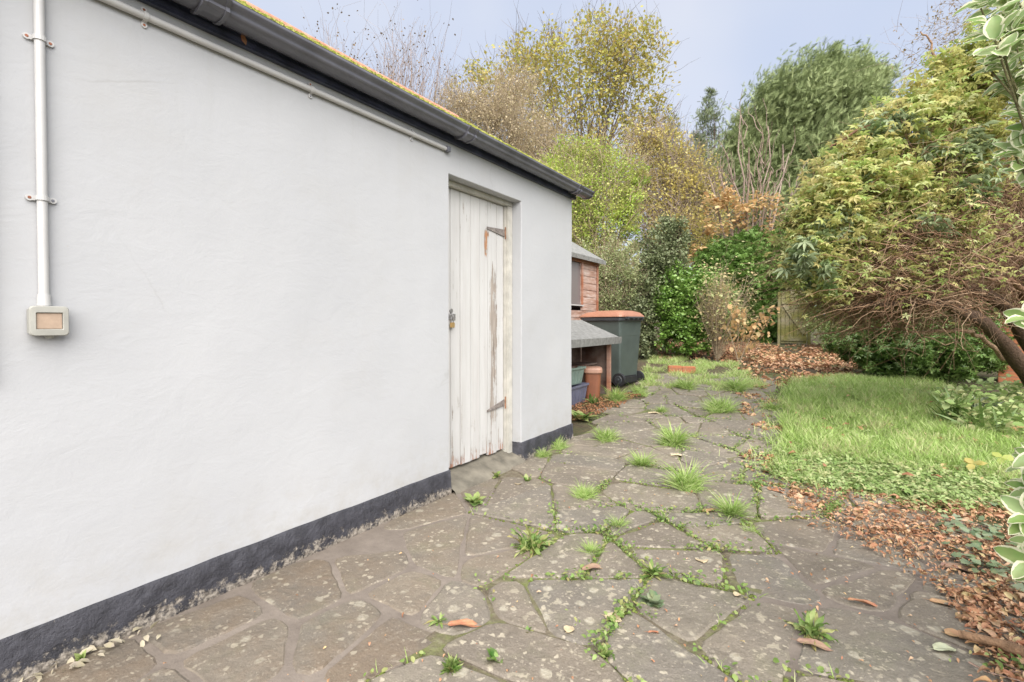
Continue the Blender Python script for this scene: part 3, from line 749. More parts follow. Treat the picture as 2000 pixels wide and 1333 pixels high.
# horizontal conduit
ZC = 2.118
e1 = wallpt(874, 295, WX + .013)
ch = thing('conduit', 'long horizontal white conduit pipe clipped just under the dark fascia', 'conduit', (WX, e1[1], ZC))
bm = bmesh.new(); cyl(bm, (WX + .015, -4, ZC), (WX + .015, e1[1] - .02, ZC), .0125, n=20); bm_obj('pipe', bm, M_pipe, ch, smooth=True)
bm = bmesh.new(); box(bm, WX + .002, e1[1] - .022, ZC - .016, WX + .034, e1[1] + .012, ZC + .016, .003); bm_obj('end_fitting', bm, M_screwg, ch)
for px in (-80, 285, 608, 805): clipm(ch, wallpt(px, 180, WX + .013)[1], ZC, False)
# another pipe clip at the very left edge
cl3 = thing('conduit', 'white pipe cut by the left edge of the photo, its clip with a rusty screw', 'conduit', (WX, wallpt(-18, 186)[1], .9))
yq = wallpt(-18, 186)[1] - .022
bm = bmesh.new(); cyl(bm, (WX + .015, yq, .9), (WX + .015, yq, 2.10), .0125, n=20); bm_obj('pipe', bm, M_pipe, cl3, smooth=True); clipm(cl3, yq, wallpt(0, 186)[2], True)
# switch
p0 = wallpt(50, 628, WX + .02); p1 = wallpt(123, 628, WX + .045); zc = (wallpt(90, 599, WX + .04)[2] + wallpt(90, 656, WX + .04)[2]) / 2
ycen = YC + .006
sw = thing('outdoor_switch', 'grey square outdoor switch with beige rocker at the foot of the vertical conduit', 'switch', (WX, ycen, zc))
bm = bmesh.new(); vs = box(bm, WX + .001, ycen - .043, zc - .043, WX + .036, ycen + .043, zc + .043, .008)
bm_obj('housing', bm, M_swbox, sw, smooth=False)
bm = bmesh.new()
def yz_ring(hy, hz, x, r, n=5):
    out = []
    for cy, cz_, a0_ in ((hy - r, hz - r, 0), (-hy + r, hz - r, 90), (-hy + r, -hz + r, 180), (hy - r, -hz + r, 270)):
        for k in range(n + 1):
            a = R(a0_ + 90 * k / n); out.append(bm.verts.new((WX + x, ycen + cy + r * math.cos(a), zc + cz_ + r * math.sin(a))))
    return out
rgs = [yz_ring(.044, .044, .030, .010), yz_ring(.0445, .0445, .040, .010), yz_ring(.042, .042, .046, .010), yz_ring(.031, .026, .047, .003), yz_ring(.0295, .0245, .045, .002), yz_ring(.0295, .0245, .037, .002)]
for a, b in zip(rgs, rgs[1:]):
    for k in range(len(a)): bm.faces.new((a[k], a[(k + 1) % len(a)], b[(k + 1) % len(b)], b[k]))
bm_obj('front_frame', bm, M_swbox, sw)
bm = bmesh.new(); box(bm, WX + .0365, ycen - .0285, zc - .0235, WX + .0415, ycen + .0285, zc + .0235, .001); bm_obj('rocker', bm, M_rocker, sw)
bm = bmesh.new(); cyl(bm, (WX + .016, ycen + .004, zc - .052), (WX + .016, ycen + .004, zc - .043), .009, .012, 14); bm_obj('gland', bm, M_swbox, sw)

# ------------------------------------------------------------------ shed behind the outbuilding
SX, SY0, SY1 = -3.6, 5.2, 8.03; hs = float(hgt(SX, 6)); SE = 2.135
shed = thing('garden_shed', 'weathered red-brown timber shed with grey felt roof behind the outbuilding', 'shed', (SX, SY1, hs))
def plank_wall(bm, a, b, z0, z1, pitch=.118, holes=()):
    """shiplap boards between ground points a and b (a->b), outward normal to the right of a->b; holes: (s0,s1,z0,z1)"""
    a = np.array(a, float); b = np.array(b, float); L = np.hypot(*(b - a)); t = (b - a) / L; n = np.array([t[1], -t[0]])
    z = z0
    while z < z1 - .01:
        zt_ = min(z + pitch, z1); segs = [(0, L)]
        for (h0, h1, hz0, hz1) in holes:
            if zt_ > hz0 + .02 and z < hz1 - .02: segs = [(0, h0), (h1, L)]
        for s0, s1 in segs:
            if s1 - s0 < .01: continue
            j = random.uniform(-.001, .001)
            def q(s, o, zz): p = a + t * s + n * (o + j); return bm.verts.new((p[0], p[1], zz))
            vs = [q(s0, .016, z + .001), q(s1, .016, z + .001), q(s1, .012, zt_ - .012), q(s0, .012, zt_ - .012), q(s1, .003, zt_ - .001), q(s0, .003, zt_ - .001), q(s0, 0, z), q(s1, 0, z), q(s0, -.012, zt_), q(s1, -.012, zt_)]
            bm.faces.new((vs[0], vs[1], vs[2], vs[3])); bm.faces.new((vs[3], vs[2], vs[4], vs[5])); bm.faces.new((vs[6], vs[7], vs[1], vs[0])); bm.faces.new((vs[0], vs[3], vs[5], vs[6])); bm.faces.new((vs[1], vs[7], vs[4], vs[2])); bm.faces.new((vs[5], vs[4], vs[9], vs[8]))
        z = zt_
bm = bmesh.new(); WY0, WY1, WZ0, WZ1 = 6.70, 7.37, 1.36, 2.06
plank_wall(bm, (SX, SY0), (SX, SY1), hs, SE, holes=((WY0 - SY0, WY1 - SY0, WZ0, WZ1),))
plank_wall(bm, (SX - 1.8, SY0), (SX, SY0), hs, SE); plank_wall(bm, (SX, SY1), (SX - 1.8, SY1), hs, SE); plank_wall(bm, (SX - 1.8, SY1), (SX - 1.8, SY0), hs, SE)
bm_obj('wall', bm, M_shed, shed)
bm = bmesh.new()
for yy in (SY0 + .01, SY1 - .025): box(bm, SX + .018, yy - .022, hs, SX + .040, yy + .022, SE, .002)
box(bm, SX + .012, SY0 - .1, SE - .075, SX + .034, SY1 + .05, SE - .0, .002)
bm_obj('corner_trim', bm, M_shedtrim, shed)
bm = bmesh.new(); box(bm, SX + .017, WY0 - .03, WZ1, SX + .042, WY1 + .035, WZ1 + .035, .002); box(bm, SX + .017, WY1, WZ0, SX + .042, WY1 + .035, WZ1 - .001, .002); box(bm, SX + .017, WY0 - .03, WZ0, SX + .042, WY0, WZ1 - .001, .002)
wn = bm_obj('window', bm, M_shedtrim, shed)
bm = bmesh.new(); box(bm, SX - .006, WY0, WZ0, SX + .002, WY1, WZ1); bm_obj('pane', bm, M_glass, wn)
bm = bmesh.new(); box(bm, SX + .017, WY0 - .04, WZ0 - .022, SX + .055, WY1 + .045, WZ0 - .001, .003); bm_obj('sill', bm, M_pipe, wn)
bm = bmesh.new(); ex, ez, rx_, rz_ = SX + .13, SE + .0, SX - .95, SE + .66
n_ = 14
def slab(bm, x0, z0, x1, z1, y0, y1, th):
    f = [(x0, z0), (x1, z1), (x1, z1 + th), (x0, z0 + th)]
    a = [bm.verts.new((p[0], y0, p[1])) for p in f]; b = [bm.verts.new((p[0], y1, p[1])) for p in f]
    for e in range(4): bm.faces.new((a[e], a[(e + 1) % 4], b[(e + 1) % 4], b[e]))
    bm.faces.new(a[::-1]); bm.faces.new(b)
slab(bm, ex, ez, rx_, rz_, SY0 - .12, SY1 + .1, .022); slab(bm, rx_, rz_ + .001, SX - 1.95, SE, SY0 - .12, SY1 + .1, .022)
slab(bm, ex + .003, ez - .045, ex + .008, ez + .024, SY0 - .12, SY1 + .1, .002)
v = [bm.verts.new(p) for p in ((SX, SY1 - .001, SE), (SX - 1.8, SY1 - .001, SE), (rx_, SY1 - .001, rz_))]; bm.faces.new(v)
bm_obj('roof', bm, M_felt, shed)

# ------------------------------------------------------------------ low open shelter
FXs, BX, HY0, HY1 = -2.60, -3.05, 4.35, 6.22; hh = float(hgt(-2.7, 6.1))
hut = thing('open_shelter', 'low felt-roofed open timber shelter between the outbuilding corner and the wheelie bin', 'shelter', (FXs, HY1, hh))
bm = bmesh.new(); slab(bm, FXs + .14, .845 - .012, BX - .0, 1.075, HY0 - .05, HY1 + .08, .026)
slab(bm, FXs + .142, .785, FXs + .150, .872, HY0 - .05, HY1 + .08, .004)
bm_obj('roof', bm, M_felt, hut)
for yy in (HY0 + .03, HY1 - .02):
    bm = bmesh.new(); box(bm, FXs - .02, yy - .025, float(hgt(FXs, yy)) - .02, FXs + .028, yy + .025, .86, .003); bm_obj('post', bm, M_shedtrim, hut)
bm = bmesh.new(); box(bm, BX + .01, HY0, float(hgt(BX, 4.5)), BX + .025, HY1, 1.06); bm_obj('back_panel', bm, M_hutch, hut)
bm = bmesh.new(); box(bm, BX + .03, HY1 - .02 + .027, hh, FXs - .025, HY1 + .022, .86); bm_obj('side_panel', bm, M_hutch, hut)
bm = bmesh.new(); box(bm, BX + .03, HY0 + .06, .50, FXs - .15, HY1 - .05, .518); bm_obj('shelf', bm, M_hutch, hut)

# ------------------------------------------------------------------ containers
def crate(name, label, x, y, z, w, d, h, mat, rz, ribs=5):
    t = thing(name, label, 'crate', (x, y, z), rz, 'plastic storage crates stacked in the shelter')
    bm = bmesh.new(); tp = .84
    def ringv(s, zz, inn=0): return [bm.verts.new((sx_ * (w / 2 * s - inn), sy_ * (d / 2 * s - inn), zz)) for sx_, sy_ in ((-1, -1), (1, -1), (1, 1), (-1, 1))]
    R_ = [ringv(tp, 0), ringv(1, h), ringv(1, h, .006), ringv(tp, .01, .006)]
    for a, b in zip(R_, R_[1:]):
        for e in range(4): bm.faces.new((a[e], a[(e + 1) % 4], b[(e + 1) % 4], b[e]))
    bm.faces.new(R_[0][::-1]); bm.faces.new(R_[3])
    for k in range(ribs):
        u = (k + .5) / ribs - .5
        for (fx, fy) in ((0, -1), (1, 0), (0, 1), (-1, 0)):
            for zz0, zz1 in ((.02, h - .05),):
                s0 = tp + (1 - tp) * zz0 / h; s1 = tp + (1 - tp) * zz1 / h; wd = .006
                if fy: A = [(u * w * s0 - wd, fy * d / 2 * s0), (u * w * s0 + wd, fy * d / 2 * s0), (u * w * s1 + wd, fy * d / 2 * s1), (u * w * s1 - wd, fy * d / 2 * s1)]
                else: A = [(fx * w / 2 * s0, u * d * s0 - wd), (fx * w / 2 * s0, u * d * s0 + wd), (fx * w / 2 * s1, u * d * s1 + wd), (fx * w / 2 * s1, u * d * s1 - wd)]
                zs = (zz0, zz0, zz1, zz1); o_ = .006
                f = [bm.verts.new((p[0] + fx * o_, p[1] + fy * o_, q)) for p, q in zip(A, zs)]; g = [bm.verts.new((p[0], p[1], q)) for p, q in zip(A, zs)]
                bm.faces.new(f)
                for e in range(4): bm.faces.new((g[e], g[(e + 1) % 4], f[(e + 1) % 4], f[e]))
    bm_obj('crate_body', bm, mat, t, world=False)
    bm = bmesh.new()
    for (a, b, c_, d_) in ((-w / 2 - .014, -d / 2 - .014, w / 2 + .014, -d / 2 - .001), (-w / 2 - .014, d / 2 + .001, w / 2 + .014, d / 2 + .014), (-w / 2 - .014, -d / 2, -w / 2 - .001, d / 2), (w / 2 + .001, -d / 2, w / 2 + .014, d / 2)):
        box(bm, a, b, h - .022, c_, d_, h + .004, .002)
    bm_obj('rim', bm, mat, t, world=False)
    return t
cz = float(hgt(-2.8, 5.3))
crate('storage_crate', 'dark blue-grey plastic crate on the ground below the grey-green one', -2.80, 5.35, cz, .36, .52, .245, M_crateb, R(3))
crate('storage_crate', 'grey-green plastic crate stacked on top of the blue-grey crate', -2.825, 5.33, cz + .252, .33, .48, .205, M_crateg, R(-2))
# brown caddy bin (rounded square, tapering, with a domed lid)
def superring(bm, rx0, ry0, z, n=28, e=.55):
    out = []
    for i in range(n):
        a = 2 * math.pi * i / n; c_, s_ = math.cos(a), math.sin(a)
        out.append(bm.verts.new((rx0 * math.copysign(abs(c_) ** e, c_), ry0 * math.copysign(abs(s_) ** e, s_), z)))
    return out
def loft(bm, rings, cap0=True, cap1=True):
    for a, b in zip(rings, rings[1:]):
        n = len(a)
        for i in range(n): bm.faces.new((a[i], a[(i + 1) % n], b[(i + 1) % n], b[i]))
    if cap0: bm.faces.new(rings[0][::-1])
    if cap1: bm.faces.new(rings[-1])
cx_, cy_ = -2.645, 5.78; cz = float(hgt(cx_, cy_))
cad = thing('brown_food_bin', 'small brown plastic bin with faded pinkish lid under the shelter beside its post', 'bin', (cx_, cy_, cz), R(25))
bm = bmesh.new(); loft(bm, [superring(bm, a, b, z) for a, b, z in ((.088, .098, 0), (.092, .102, .01), (.108, .12, .34), (.116, .128, .345), (.116, .128, .365))]); bm_obj('bin_body', bm, M_brownbin, cad, smooth=False, world=False)
bm = bmesh.new(); loft(bm, [superring(bm, a, b, z) for a, b, z in ((.124, .136, .352), (.127, .140, .362), (.126, .139, .395), (.118, .130, .415), (.09, .10, .426), (.02, .02, .430))]); bm_obj('lid', bm, M_brownlid, cad, smooth=False, world=False)

# wheelie bin: local +x is the wheel (back) side, local -y the visible flank
kx = G(1211, 757)
a_back = math.atan2(-kx[1], -kx[0])      # towards the camera
rzb = a_back + R(57)                     # local +x (back) turned away from the view line
cb, sb_ = math.cos(rzb), math.sin(rzb)
# corner (back, flank -y) at local (.22,-.24)
lx, ly = .20, -.23
bx_, by_ = kx[0] - (lx * cb - ly * sb_), kx[1] - (lx * sb_ + ly * cb)
bzz = float(hgt(bx_, by_))
wb = thing('wheelie_bin', 'dark green wheelie bin with orange-brown lid standing beside the low shelter', 'wheelie bin', (bx_, by_, bzz), rzb)
def rr(bm, x0, x1, y0, y1, z, r=.035, n=4):
    x0 = x0 * 1.2 if x0 < 0 else x0; x1 = x1 * 1.2 if x1 < 0 else x1; y0 *= 1.08; y1 *= 1.08
    out = []
    for cx2, cy2, a0_ in ((x1 - r, y1 - r, 0), (x0 + r, y1 - r, 90), (x0 + r, y0 + r, 180), (x1 - r, y0 + r, 270)):
        for k in range(n + 1):
            a = R(a0_ + 90 * k / n); out.append(bm.verts.new((cx2 + r * math.cos(a), cy2 + r * math.sin(a), z)))
    return out
bm = bmesh.new()
loft(bm, [rr(bm, -.20, .19, -.20, .20, .035), rr(bm, -.235, .205, -.225, .225, .05), rr(bm, -.24, .21, -.228, .228, .20), rr(bm, -.30, .235, -.262, .262, .74), rr(bm, -.304, .237, -.266, .266, .745), rr(bm, -.33, .245, -.278, .278, 1.00)], True, True)
bm_obj('bin_body', bm, M_bin, wb, world=False)
bm = bmesh.new(); loft(bm, [rr(bm, -.372, .262, -.300, .300, .965, .045), rr(bm, -.378, .268, -.306, .306, .970, .045), rr(bm, -.382, .272, -.308, .308, 1.012, .045), rr(bm, -.35, .25, -.285, .285, 1.016, .045)]); 
# front comb lip with gussets
loft(bm, [rr(bm, -.41, -.37, -.26, .26, .985, .012), rr(bm, -.415, -.37, -.265, .265, 1.010, .012)])
for yy in (-.26, -.09, .09, .26): box(bm, -.45, yy - .006, .90, -.39, yy + .006, .964)
bm_obj('rim', bm, M_binrim, wb, world=False)
bm = bmesh.new()
loft(bm, [rr(bm, -.405, .275, -.315, .315, 1.020, .06), rr(bm, -.412, .285, -.320, .320, 1.026, .06), rr(bm, -.40, .28, -.31, .31, 1.044, .06), rr(bm, -.34, .25, -.27, .27, 1.090, .08), rr(bm, -.22, .18, -.18, .18, 1.118, .08), rr(bm, -.05, .05, -.05, .05, 1.125, .03)])
loft(bm, [rr(bm, -.44, -.40, -.16, .16, 1.022, .015), rr(bm, -.44, -.40, -.16, .16, 1.040, .015)])
lid = bm_obj('lid', bm, M_lid, wb, world=False)
bm = bmesh.new(); cyl(bm, (.315, -.22, 1.015), (.315, .22, 1.015), .013, n=12)
for yy in (-.2, -.06, .06, .2): box(bm, .262, yy - .02, .985, .325, yy + .02, 1.028, .006)
bm_obj('handle', bm, M_binrim, wb, world=False)
bm = bmesh.new(); cyl(bm, (.20, -.255, .098), (.20, .255, .098), .011, n=12); box(bm, .14, -.20, .03, .24, .20, .15, .02); bm_obj('axle', bm, M_pvcdark, wb, world=False)
for yy in (-.262, .262):
    whl = bm_obj('wheel', (lambda b: (cyl(b, (.205, yy - .024, .098), (.205, yy + .024, .098), .099, n=32), b)[1])(bmesh.new()), M_pvcdark, wb, world=False)
    b2 = bmesh.new(); s_ = -1 if yy < 0 else 1; cyl(b2, (.205, yy + s_ * .024, .098), (.205, yy + s_ * .030, .098), .062, .055, n=24); cyl(b2, (.205, yy + s_ * .030, .098), (.205, yy + s_ * .040, .098), .022, .018, n=14)
    o = bm_obj('hub', b2, M_binrim, whl, world=False)
bpy.context.view_layer.update()

# ------------------------------------------------------------------ brick, gate, brick wall
g = G(1331, 729)
bk = thing('brick_edging', 'single red-brown brick edge showing in the grass by the wiry shrub', 'brick', tuple(g), R(28))
bm = bmesh.new()
for i in range(2): box(bm, -.225 + i * .226, -.05, -.02, -.002 + i * .226, .05, .125 - i * .01, .006)
bm_obj('bricks', bm, M_brick, bk, world=False)
gg = G(1550, 674); dG = np.dot(gg - CAM, FW)
gw = 44 / F * dG
gate = thing('garden_gate', 'old greenish lichened wooden gate half hidden at the far end of the garden', 'gate', tuple(gg), R(10))
gh = (674 - 572) / F * dG
bm = bmesh.new(); nb = 6
for k in range(nb):
    u0 = -gw / 2 + gw * k / nb; u1 = u0 + gw / nb - .008; um = (u0 + u1) / 2
    vs = box(bm, u0, -.012, .04, u1, .012, gh, .004)
    for v in vs:
        if v.co.z > gh - .02: v.co.z += .16 * math.cos((v.co.x / (gw / 2)) * 1.35) - .05
bm_obj('boards', bm, M_gate, gate, world=False)
bm = bmesh.new()
for zz in (.16, gh * .82): box(bm, -gw / 2, -.04, zz - .055, gw / 2, -.0135, zz + .055, .005)
Ld = math.hypot(gw * .9, gh * .66); ang = math.atan2(gh * .60, gw * .86)
from mathutils import Matrix
Mx = Matrix.Translation((0, -.03, gh * .49)) @ Matrix.Rotation(ang, 4, 'Y'); box(bm, -Ld / 2 + .08, -.012, -.045, Ld / 2 - .08, .010, .045, .004, Mx)
bm_obj('cross_brace', bm, M_gate, gate, world=False)
for sg in (-1, 1):
    bm = bmesh.new(); box(bm, sg * (gw / 2 + .05) - .035, -.06, -.05, sg * (gw / 2 + .05) + .035, .05, gh + .02, .008); bm_obj('post', bm, M_gate, gate, world=False)
# board lying at the gate foot
# brick wall at the right of the garden
q0 = P(1948, 775, 6.9); q1 = P(2130, 800, 6.3); z0 = float(hgt(q0[0], q0[1]))
bw = thing('brick_wall', 'low orange brick garden wall behind the leaning trunk at the right edge', 'wall', (q0[0], q0[1], z0), math.atan2(q1[1] - q0[1], q1[0] - q0[0]))
bm = bmesh.new(); box(bm, 0, -.11, -.1, 2.4, .11, .80, .006); bm_obj('brickwork', bm, M_brick, bw, world=False)
bm = bmesh.new()
for i in range(22): box(bm, i * .11 - .02, -.12, .802, i * .11 + .083, .12, .875, .008)
bm_obj('coping', bm, M_brick, bw, world=False)
# close-boarded fence along the far boundaries, behind the shrubs
M_fence = boards('dull_brown_fence_boards', [(.3, .10, .075, .05), (.7, .19, .15, .11)])
def fence(label, a, b, hh_=1.7):
    a = np.array(a); b = np.array(b); L = np.hypot(*(b - a)); t = thing('board_fence', label, 'fence', (a[0], a[1], float(hgt(*a))), math.atan2(b[1] - a[1], b[0] - a[0]))
    bm = bmesh.new(); x = 0
    while x < L: 
        box(bm, x, -.01, 0, x + .118, .008 + random.uniform(0, .004), hh_ + random.uniform(-.01, .01)); x += .121
    bm_obj('boards', bm, M_fence, t, world=False); x = 0
    while x < L: 
        bm = bmesh.new(); box(bm, x - .05, .012, -.1, x + .05, .11, hh_ + .08); bm_obj('post', bm, M_fence, t, world=False); x += 2.4
    return t
fence('brown boarded fence far behind the evergreen bushes beside the old gate', (-9.5, 16.2), (-2.6, 17.2))

# ================================================================== plants
def blobpts(blobs, n, power=.5, k=None, sig=.16, wt=None):
    """sample n points in pixel/depth ellipsoids; clumped. blobs: (px,py,depth,rx,ry[,rz_m])"""
    ar = np.array([b[3] * b[4] for b in blobs], float); ar /= ar.sum()
    k = k or max(20, n // 30); pick = rng.choice(len(blobs), k, p=ar); cc = []; rs = []
    for i in pick:
        b = blobs[i]; u = unit(rng.normal(size=3)); r = rng.random() ** power
        sx_ = b[3] / F * b[2] * DK; sz_ = b[4] / F * b[2] * DK; sd_ = b[5] if len(b) > 5 else sx_
        cc.append(P(b[0], b[1], b[2]) + r * (u[0] * sx_ * RT + u[1] * sd_ * FW + u[2] * sz_ * np.array([0, 0, 1]))); rs.append(min(sx_, sz_))
    cc = np.array(cc); rs = np.array(rs); j = rng.integers(0, k, n)
    pts = cc[j] + rng.normal(size=(n, 3)) * (rs[j] * sig)[:, None]
    return pts, cc, j, rng.random(k)
def bez(p0, p1, p2, K):
    t = np.linspace(0, 1, K)[None, :, None]; return (1 - t) ** 2 * p0[:, None] + 2 * t * (1 - t) * p1[:, None] + t * t * p2[:, None]
def limbs(name, base, cc, mat, parent, r0=.08, r1=.012, K=7, sides=5, wob=.05, lift=.35, sub=None):
    m = len(cc); p0 = np.repeat(np.asarray(base, float).reshape(-1, 3), m, 0) if np.ndim(base) == 1 else base
    mid = p0 * .45 + cc * .55; mid[:, :2] = p0[:, :2] * (.5 + lift * .4) + cc[:, :2] * (.5 - lift * .4); mid[:, 2] = p0[:, 2] * .5 + cc[:, 2] * .5
    pa = bez(p0, mid, cc, K); L_ = np.linalg.norm(cc - p0, axis=1)[:, None, None]
    nz_ = rng.normal(size=pa.shape) * wob * L_ * .5; nz_[:, 0] = 0; pa = pa + nz_ * np.linspace(0, 1, K)[None, :, None]
    ra = np.linspace(r0, r1, K)[None] * rng.uniform(.7, 1.2, (m, 1)); return tubes(name, pa, ra, sides, mat, parent)
def twigs(name, pts, dirs, ln, mat, parent, r=.003, K=4, sides=3, bend=.25, grav=0):
    m = len(pts); dirs = unit(dirs); ln = np.broadcast_to(ln, (m,))[:, None]
    side = rng.normal(size=(m, 3)) * bend; t = np.linspace(0, 1, K)
    pa = pts[:, None] + (dirs * ln)[:, None] * t[None, :, None] + (side * ln)[:, None] * (t ** 2)[None, :, None] + np.array([0, 0, -grav]) * (ln)[:, None] * (t ** 2)[None, :, None]
    pa += rng.normal(size=pa.shape) * (.04 * ln)[:, None] * (t > 0)[None, :, None]
    ra = (np.broadcast_to(r, (m,))[:, None]) * np.linspace(1, .35, K)[None]
    return tubes(name, pa, ra, sides, mat, parent)
B_grey = barkmat('grey_brown_bark', [(.16, .12, .09), (.28, .22, .17)])
B_dark = barkmat('dark_brown_bark', [(.05, .033, .024), (.12, .075, .05)])
B_red = barkmat('reddish_brown_twigs', [(.16, .08, .045), (.36, .22, .13), (.54, .38, .25)])
B_tan = barkmat('pale_tan_twigs', [(.38, .29, .18), (.52, .42, .29)])
B_mauve = barkmat('mauve_brown_twigs', [(.32, .24, .20), (.46, .37, .32)])
def root_of(px, d, py=640):
    p = P(px, py, d); return np.array([p[0], p[1], float(hgt(p[0], p[1])) - .03])
def tree(name, label, cat, base, blobs, n, size, tmpl, lm, bark, r0=.1, k=None, sig=.2, group=None, twn=0, twl=.5, nl=40, power=.5, jit=.6, up=.3, dirs=None, tb=None, tr=.004, leafname='crown', rndc=.5, trunk_top=None, lift=.35):
    t = thing(name, label, cat, tuple(base), group=group)
    size = size * DK; twl = twl * DK; tr = tr * DK
    pts, cc, j, cr = blobpts(blobs, n, power, k, sig)
    pts[:, 2] = np.maximum(pts[:, 2], hgt(pts[:, 0], pts[:, 1]) + .02)
    rnd = np.clip(cr[j] * rndc + rng.random(n) * (1 - rndc), 0, 1)
    dd = None if dirs is None else np.tile(np.array(dirs, float), (n, 1)) + rng.normal(size=(n, 3)) * .35
    o = leaves(leafname, pts, size * rng.uniform(.6, 1.25, n), tmpl, lm, t, dirs=dd, rnd=rnd, jit=jit, up=up)
    sel = cc[rng.choice(len(cc), min(nl, len(cc)), replace=False)]
    sel[:, 2] = np.maximum(sel[:, 2], base[2] + .1)
    top = np.array(base, float) + np.array([0, 0, 1.0]) * (trunk_top if trunk_top else (sel[:, 2].mean() - base[2]) * .35)
    tr_paths = np.linspace(np.array(base, float), top, 6)[None]
    tubes('trunk', tr_paths, np.linspace(r0 * 1.35, r0, 6)[None], 10, bark, t)
    limbs('branches', top, sel, bark, t, r0=r0 * .45, r1=max(.004, r0 * .06), lift=lift)
    if twn:
        jj = rng.integers(0, len(cc), twn); pp = cc[jj] + rng.normal(size=(twn, 3)) * .12 * max(.3, twl); dv = pp - top + rng.normal(size=(twn, 3)) * np.linalg.norm(pp - top, axis=1)[:, None] * .5
        twigs('twigs', pp, dv, twl * rng.uniform(.5, 1.3, twn), tb or bark, t, r=tr)
    return t
L_syc = leafmat('olive_gold_leaf', [(.40, .36, .08), (.50, .42, .10), (.42, .44, .08), (.58, .42, .13), (.50, .48, .15)], .5, .45)  # lifted paler: distance haze is put into the leaf colour
L_tan = leafmat('pale_tan_leaf', [(.52, .41, .26), (.62, .51, .35), (.50, .44, .24)], .6, .35)
L_lime = leafmat('lime_green_leaf', [(.24, .40, .03), (.36, .52, .06), (.50, .56, .13), (.60, .55, .22)], .5, .4)
L_gold = leafmat('golden_brown_leaf', [(.54, .42, .13), (.64, .52, .15), (.54, .52, .15), (.60, .42, .22)], .5, .4)  # brightened as well, the golds include some air haze
L_con = leafmat('grey_green_conifer', [(.13, .19, .08), (.21, .28, .12), (.31, .37, .18)], .7, .15, .15)
L_condk = leafmat('dark_conifer', [(.10, .14, .08), (.15, .20, .11)], .7, .12, .15)
L_yew = leafmat('deep_green_yew', [(.03, .11, .010), (.07, .19, .018), (.12, .27, .035)], .5, .2, .3)
L_laurel = leafmat('glossy_green_laurel', [(.05, .15, .012), (.09, .24, .02), (.17, .35, .05), (.30, .43, .13)], .32, .25, .55)
L_privet = leafmat('pale_sage_leaf', [(.19, .25, .10), (.28, .34, .15), (.36, .39, .20), (.10, .18, .04)], .5, .3, .4)
L_holly = leafmat('grey_green_holly', [(.05, .08, .035), (.09, .13, .06), (.15, .19, .10), (.24, .28, .18)], .5, .2, .3)
L_orange = leafmat('peach_orange_leaf', [(.62, .38, .17), (.70, .50, .26), (.55, .30, .14), (.72, .58, .30)], .55, .4)
L_yelgr = leafmat('yellow_green_lobed_leaf', [(.24, .38, .08), (.44, .56, .14), (.62, .64, .24), (.60, .50, .20), (.36, .52, .13), (.70, .70, .38), (.52, .62, .24)], .45, .45, .4)
L_blue = leafmat('dusky_blue_green_leaf', [(.22, .31, .15), (.36, .44, .27), (.14, .28, .07)], .5, .3, .25)
L_redlf = leafmat('rusty_red_leaf', [(.30, .08, .04), (.40, .15, .07), (.35, .20, .10)], .5, .35)
L_low = leafmat('low_evergreen_leaf', [(.03, .09, .012), (.07, .18, .025), (.14, .29, .05), (.24, .36, .12)], .4, .2, .5)
L_var = leafmat('cream_edged_leaf', [(.16, .30, .06), (.23, .37, .11), (.32, .44, .20)], .45, .4, .35, edgecol=(.74, .73, .52), edge=.95)

# --- far wood: everything beyond the garden that reads as one mass
wp, wd_, wr = [], [], []
for k in range(26000):
    px = random.uniform(250, 3000); d = random.uniform(30, 44)
    top = 470 + 40 * noise.noise(Vector((px / 90, 0, 0))) + 25 * noise.noise(Vector((px / 25, 3, 0)))
    py = top + (690 - top) * random.random()
    wp.append(P(px, py, d)); wr.append(.5 + .5 * noise.noise(Vector((px / 60, d / 4, 0))) + random.uniform(-.2, .2))
L_far = leafmat('haze_paled_far_foliage', [(.20, .24, .11), (.30, .34, .16), (.42, .42, .22), (.46, .40, .28)], .8, .2, .1)  # colours lightened to stand in for haze over the far trees
wp = np.array(wp)
o = leaves('far_wood', wp, rng.uniform(.3, .7, len(wp)), T_star(5, 1, .2), L_far, rnd=np.clip(wr, 0, 1)); tag(o, kind='stuff')

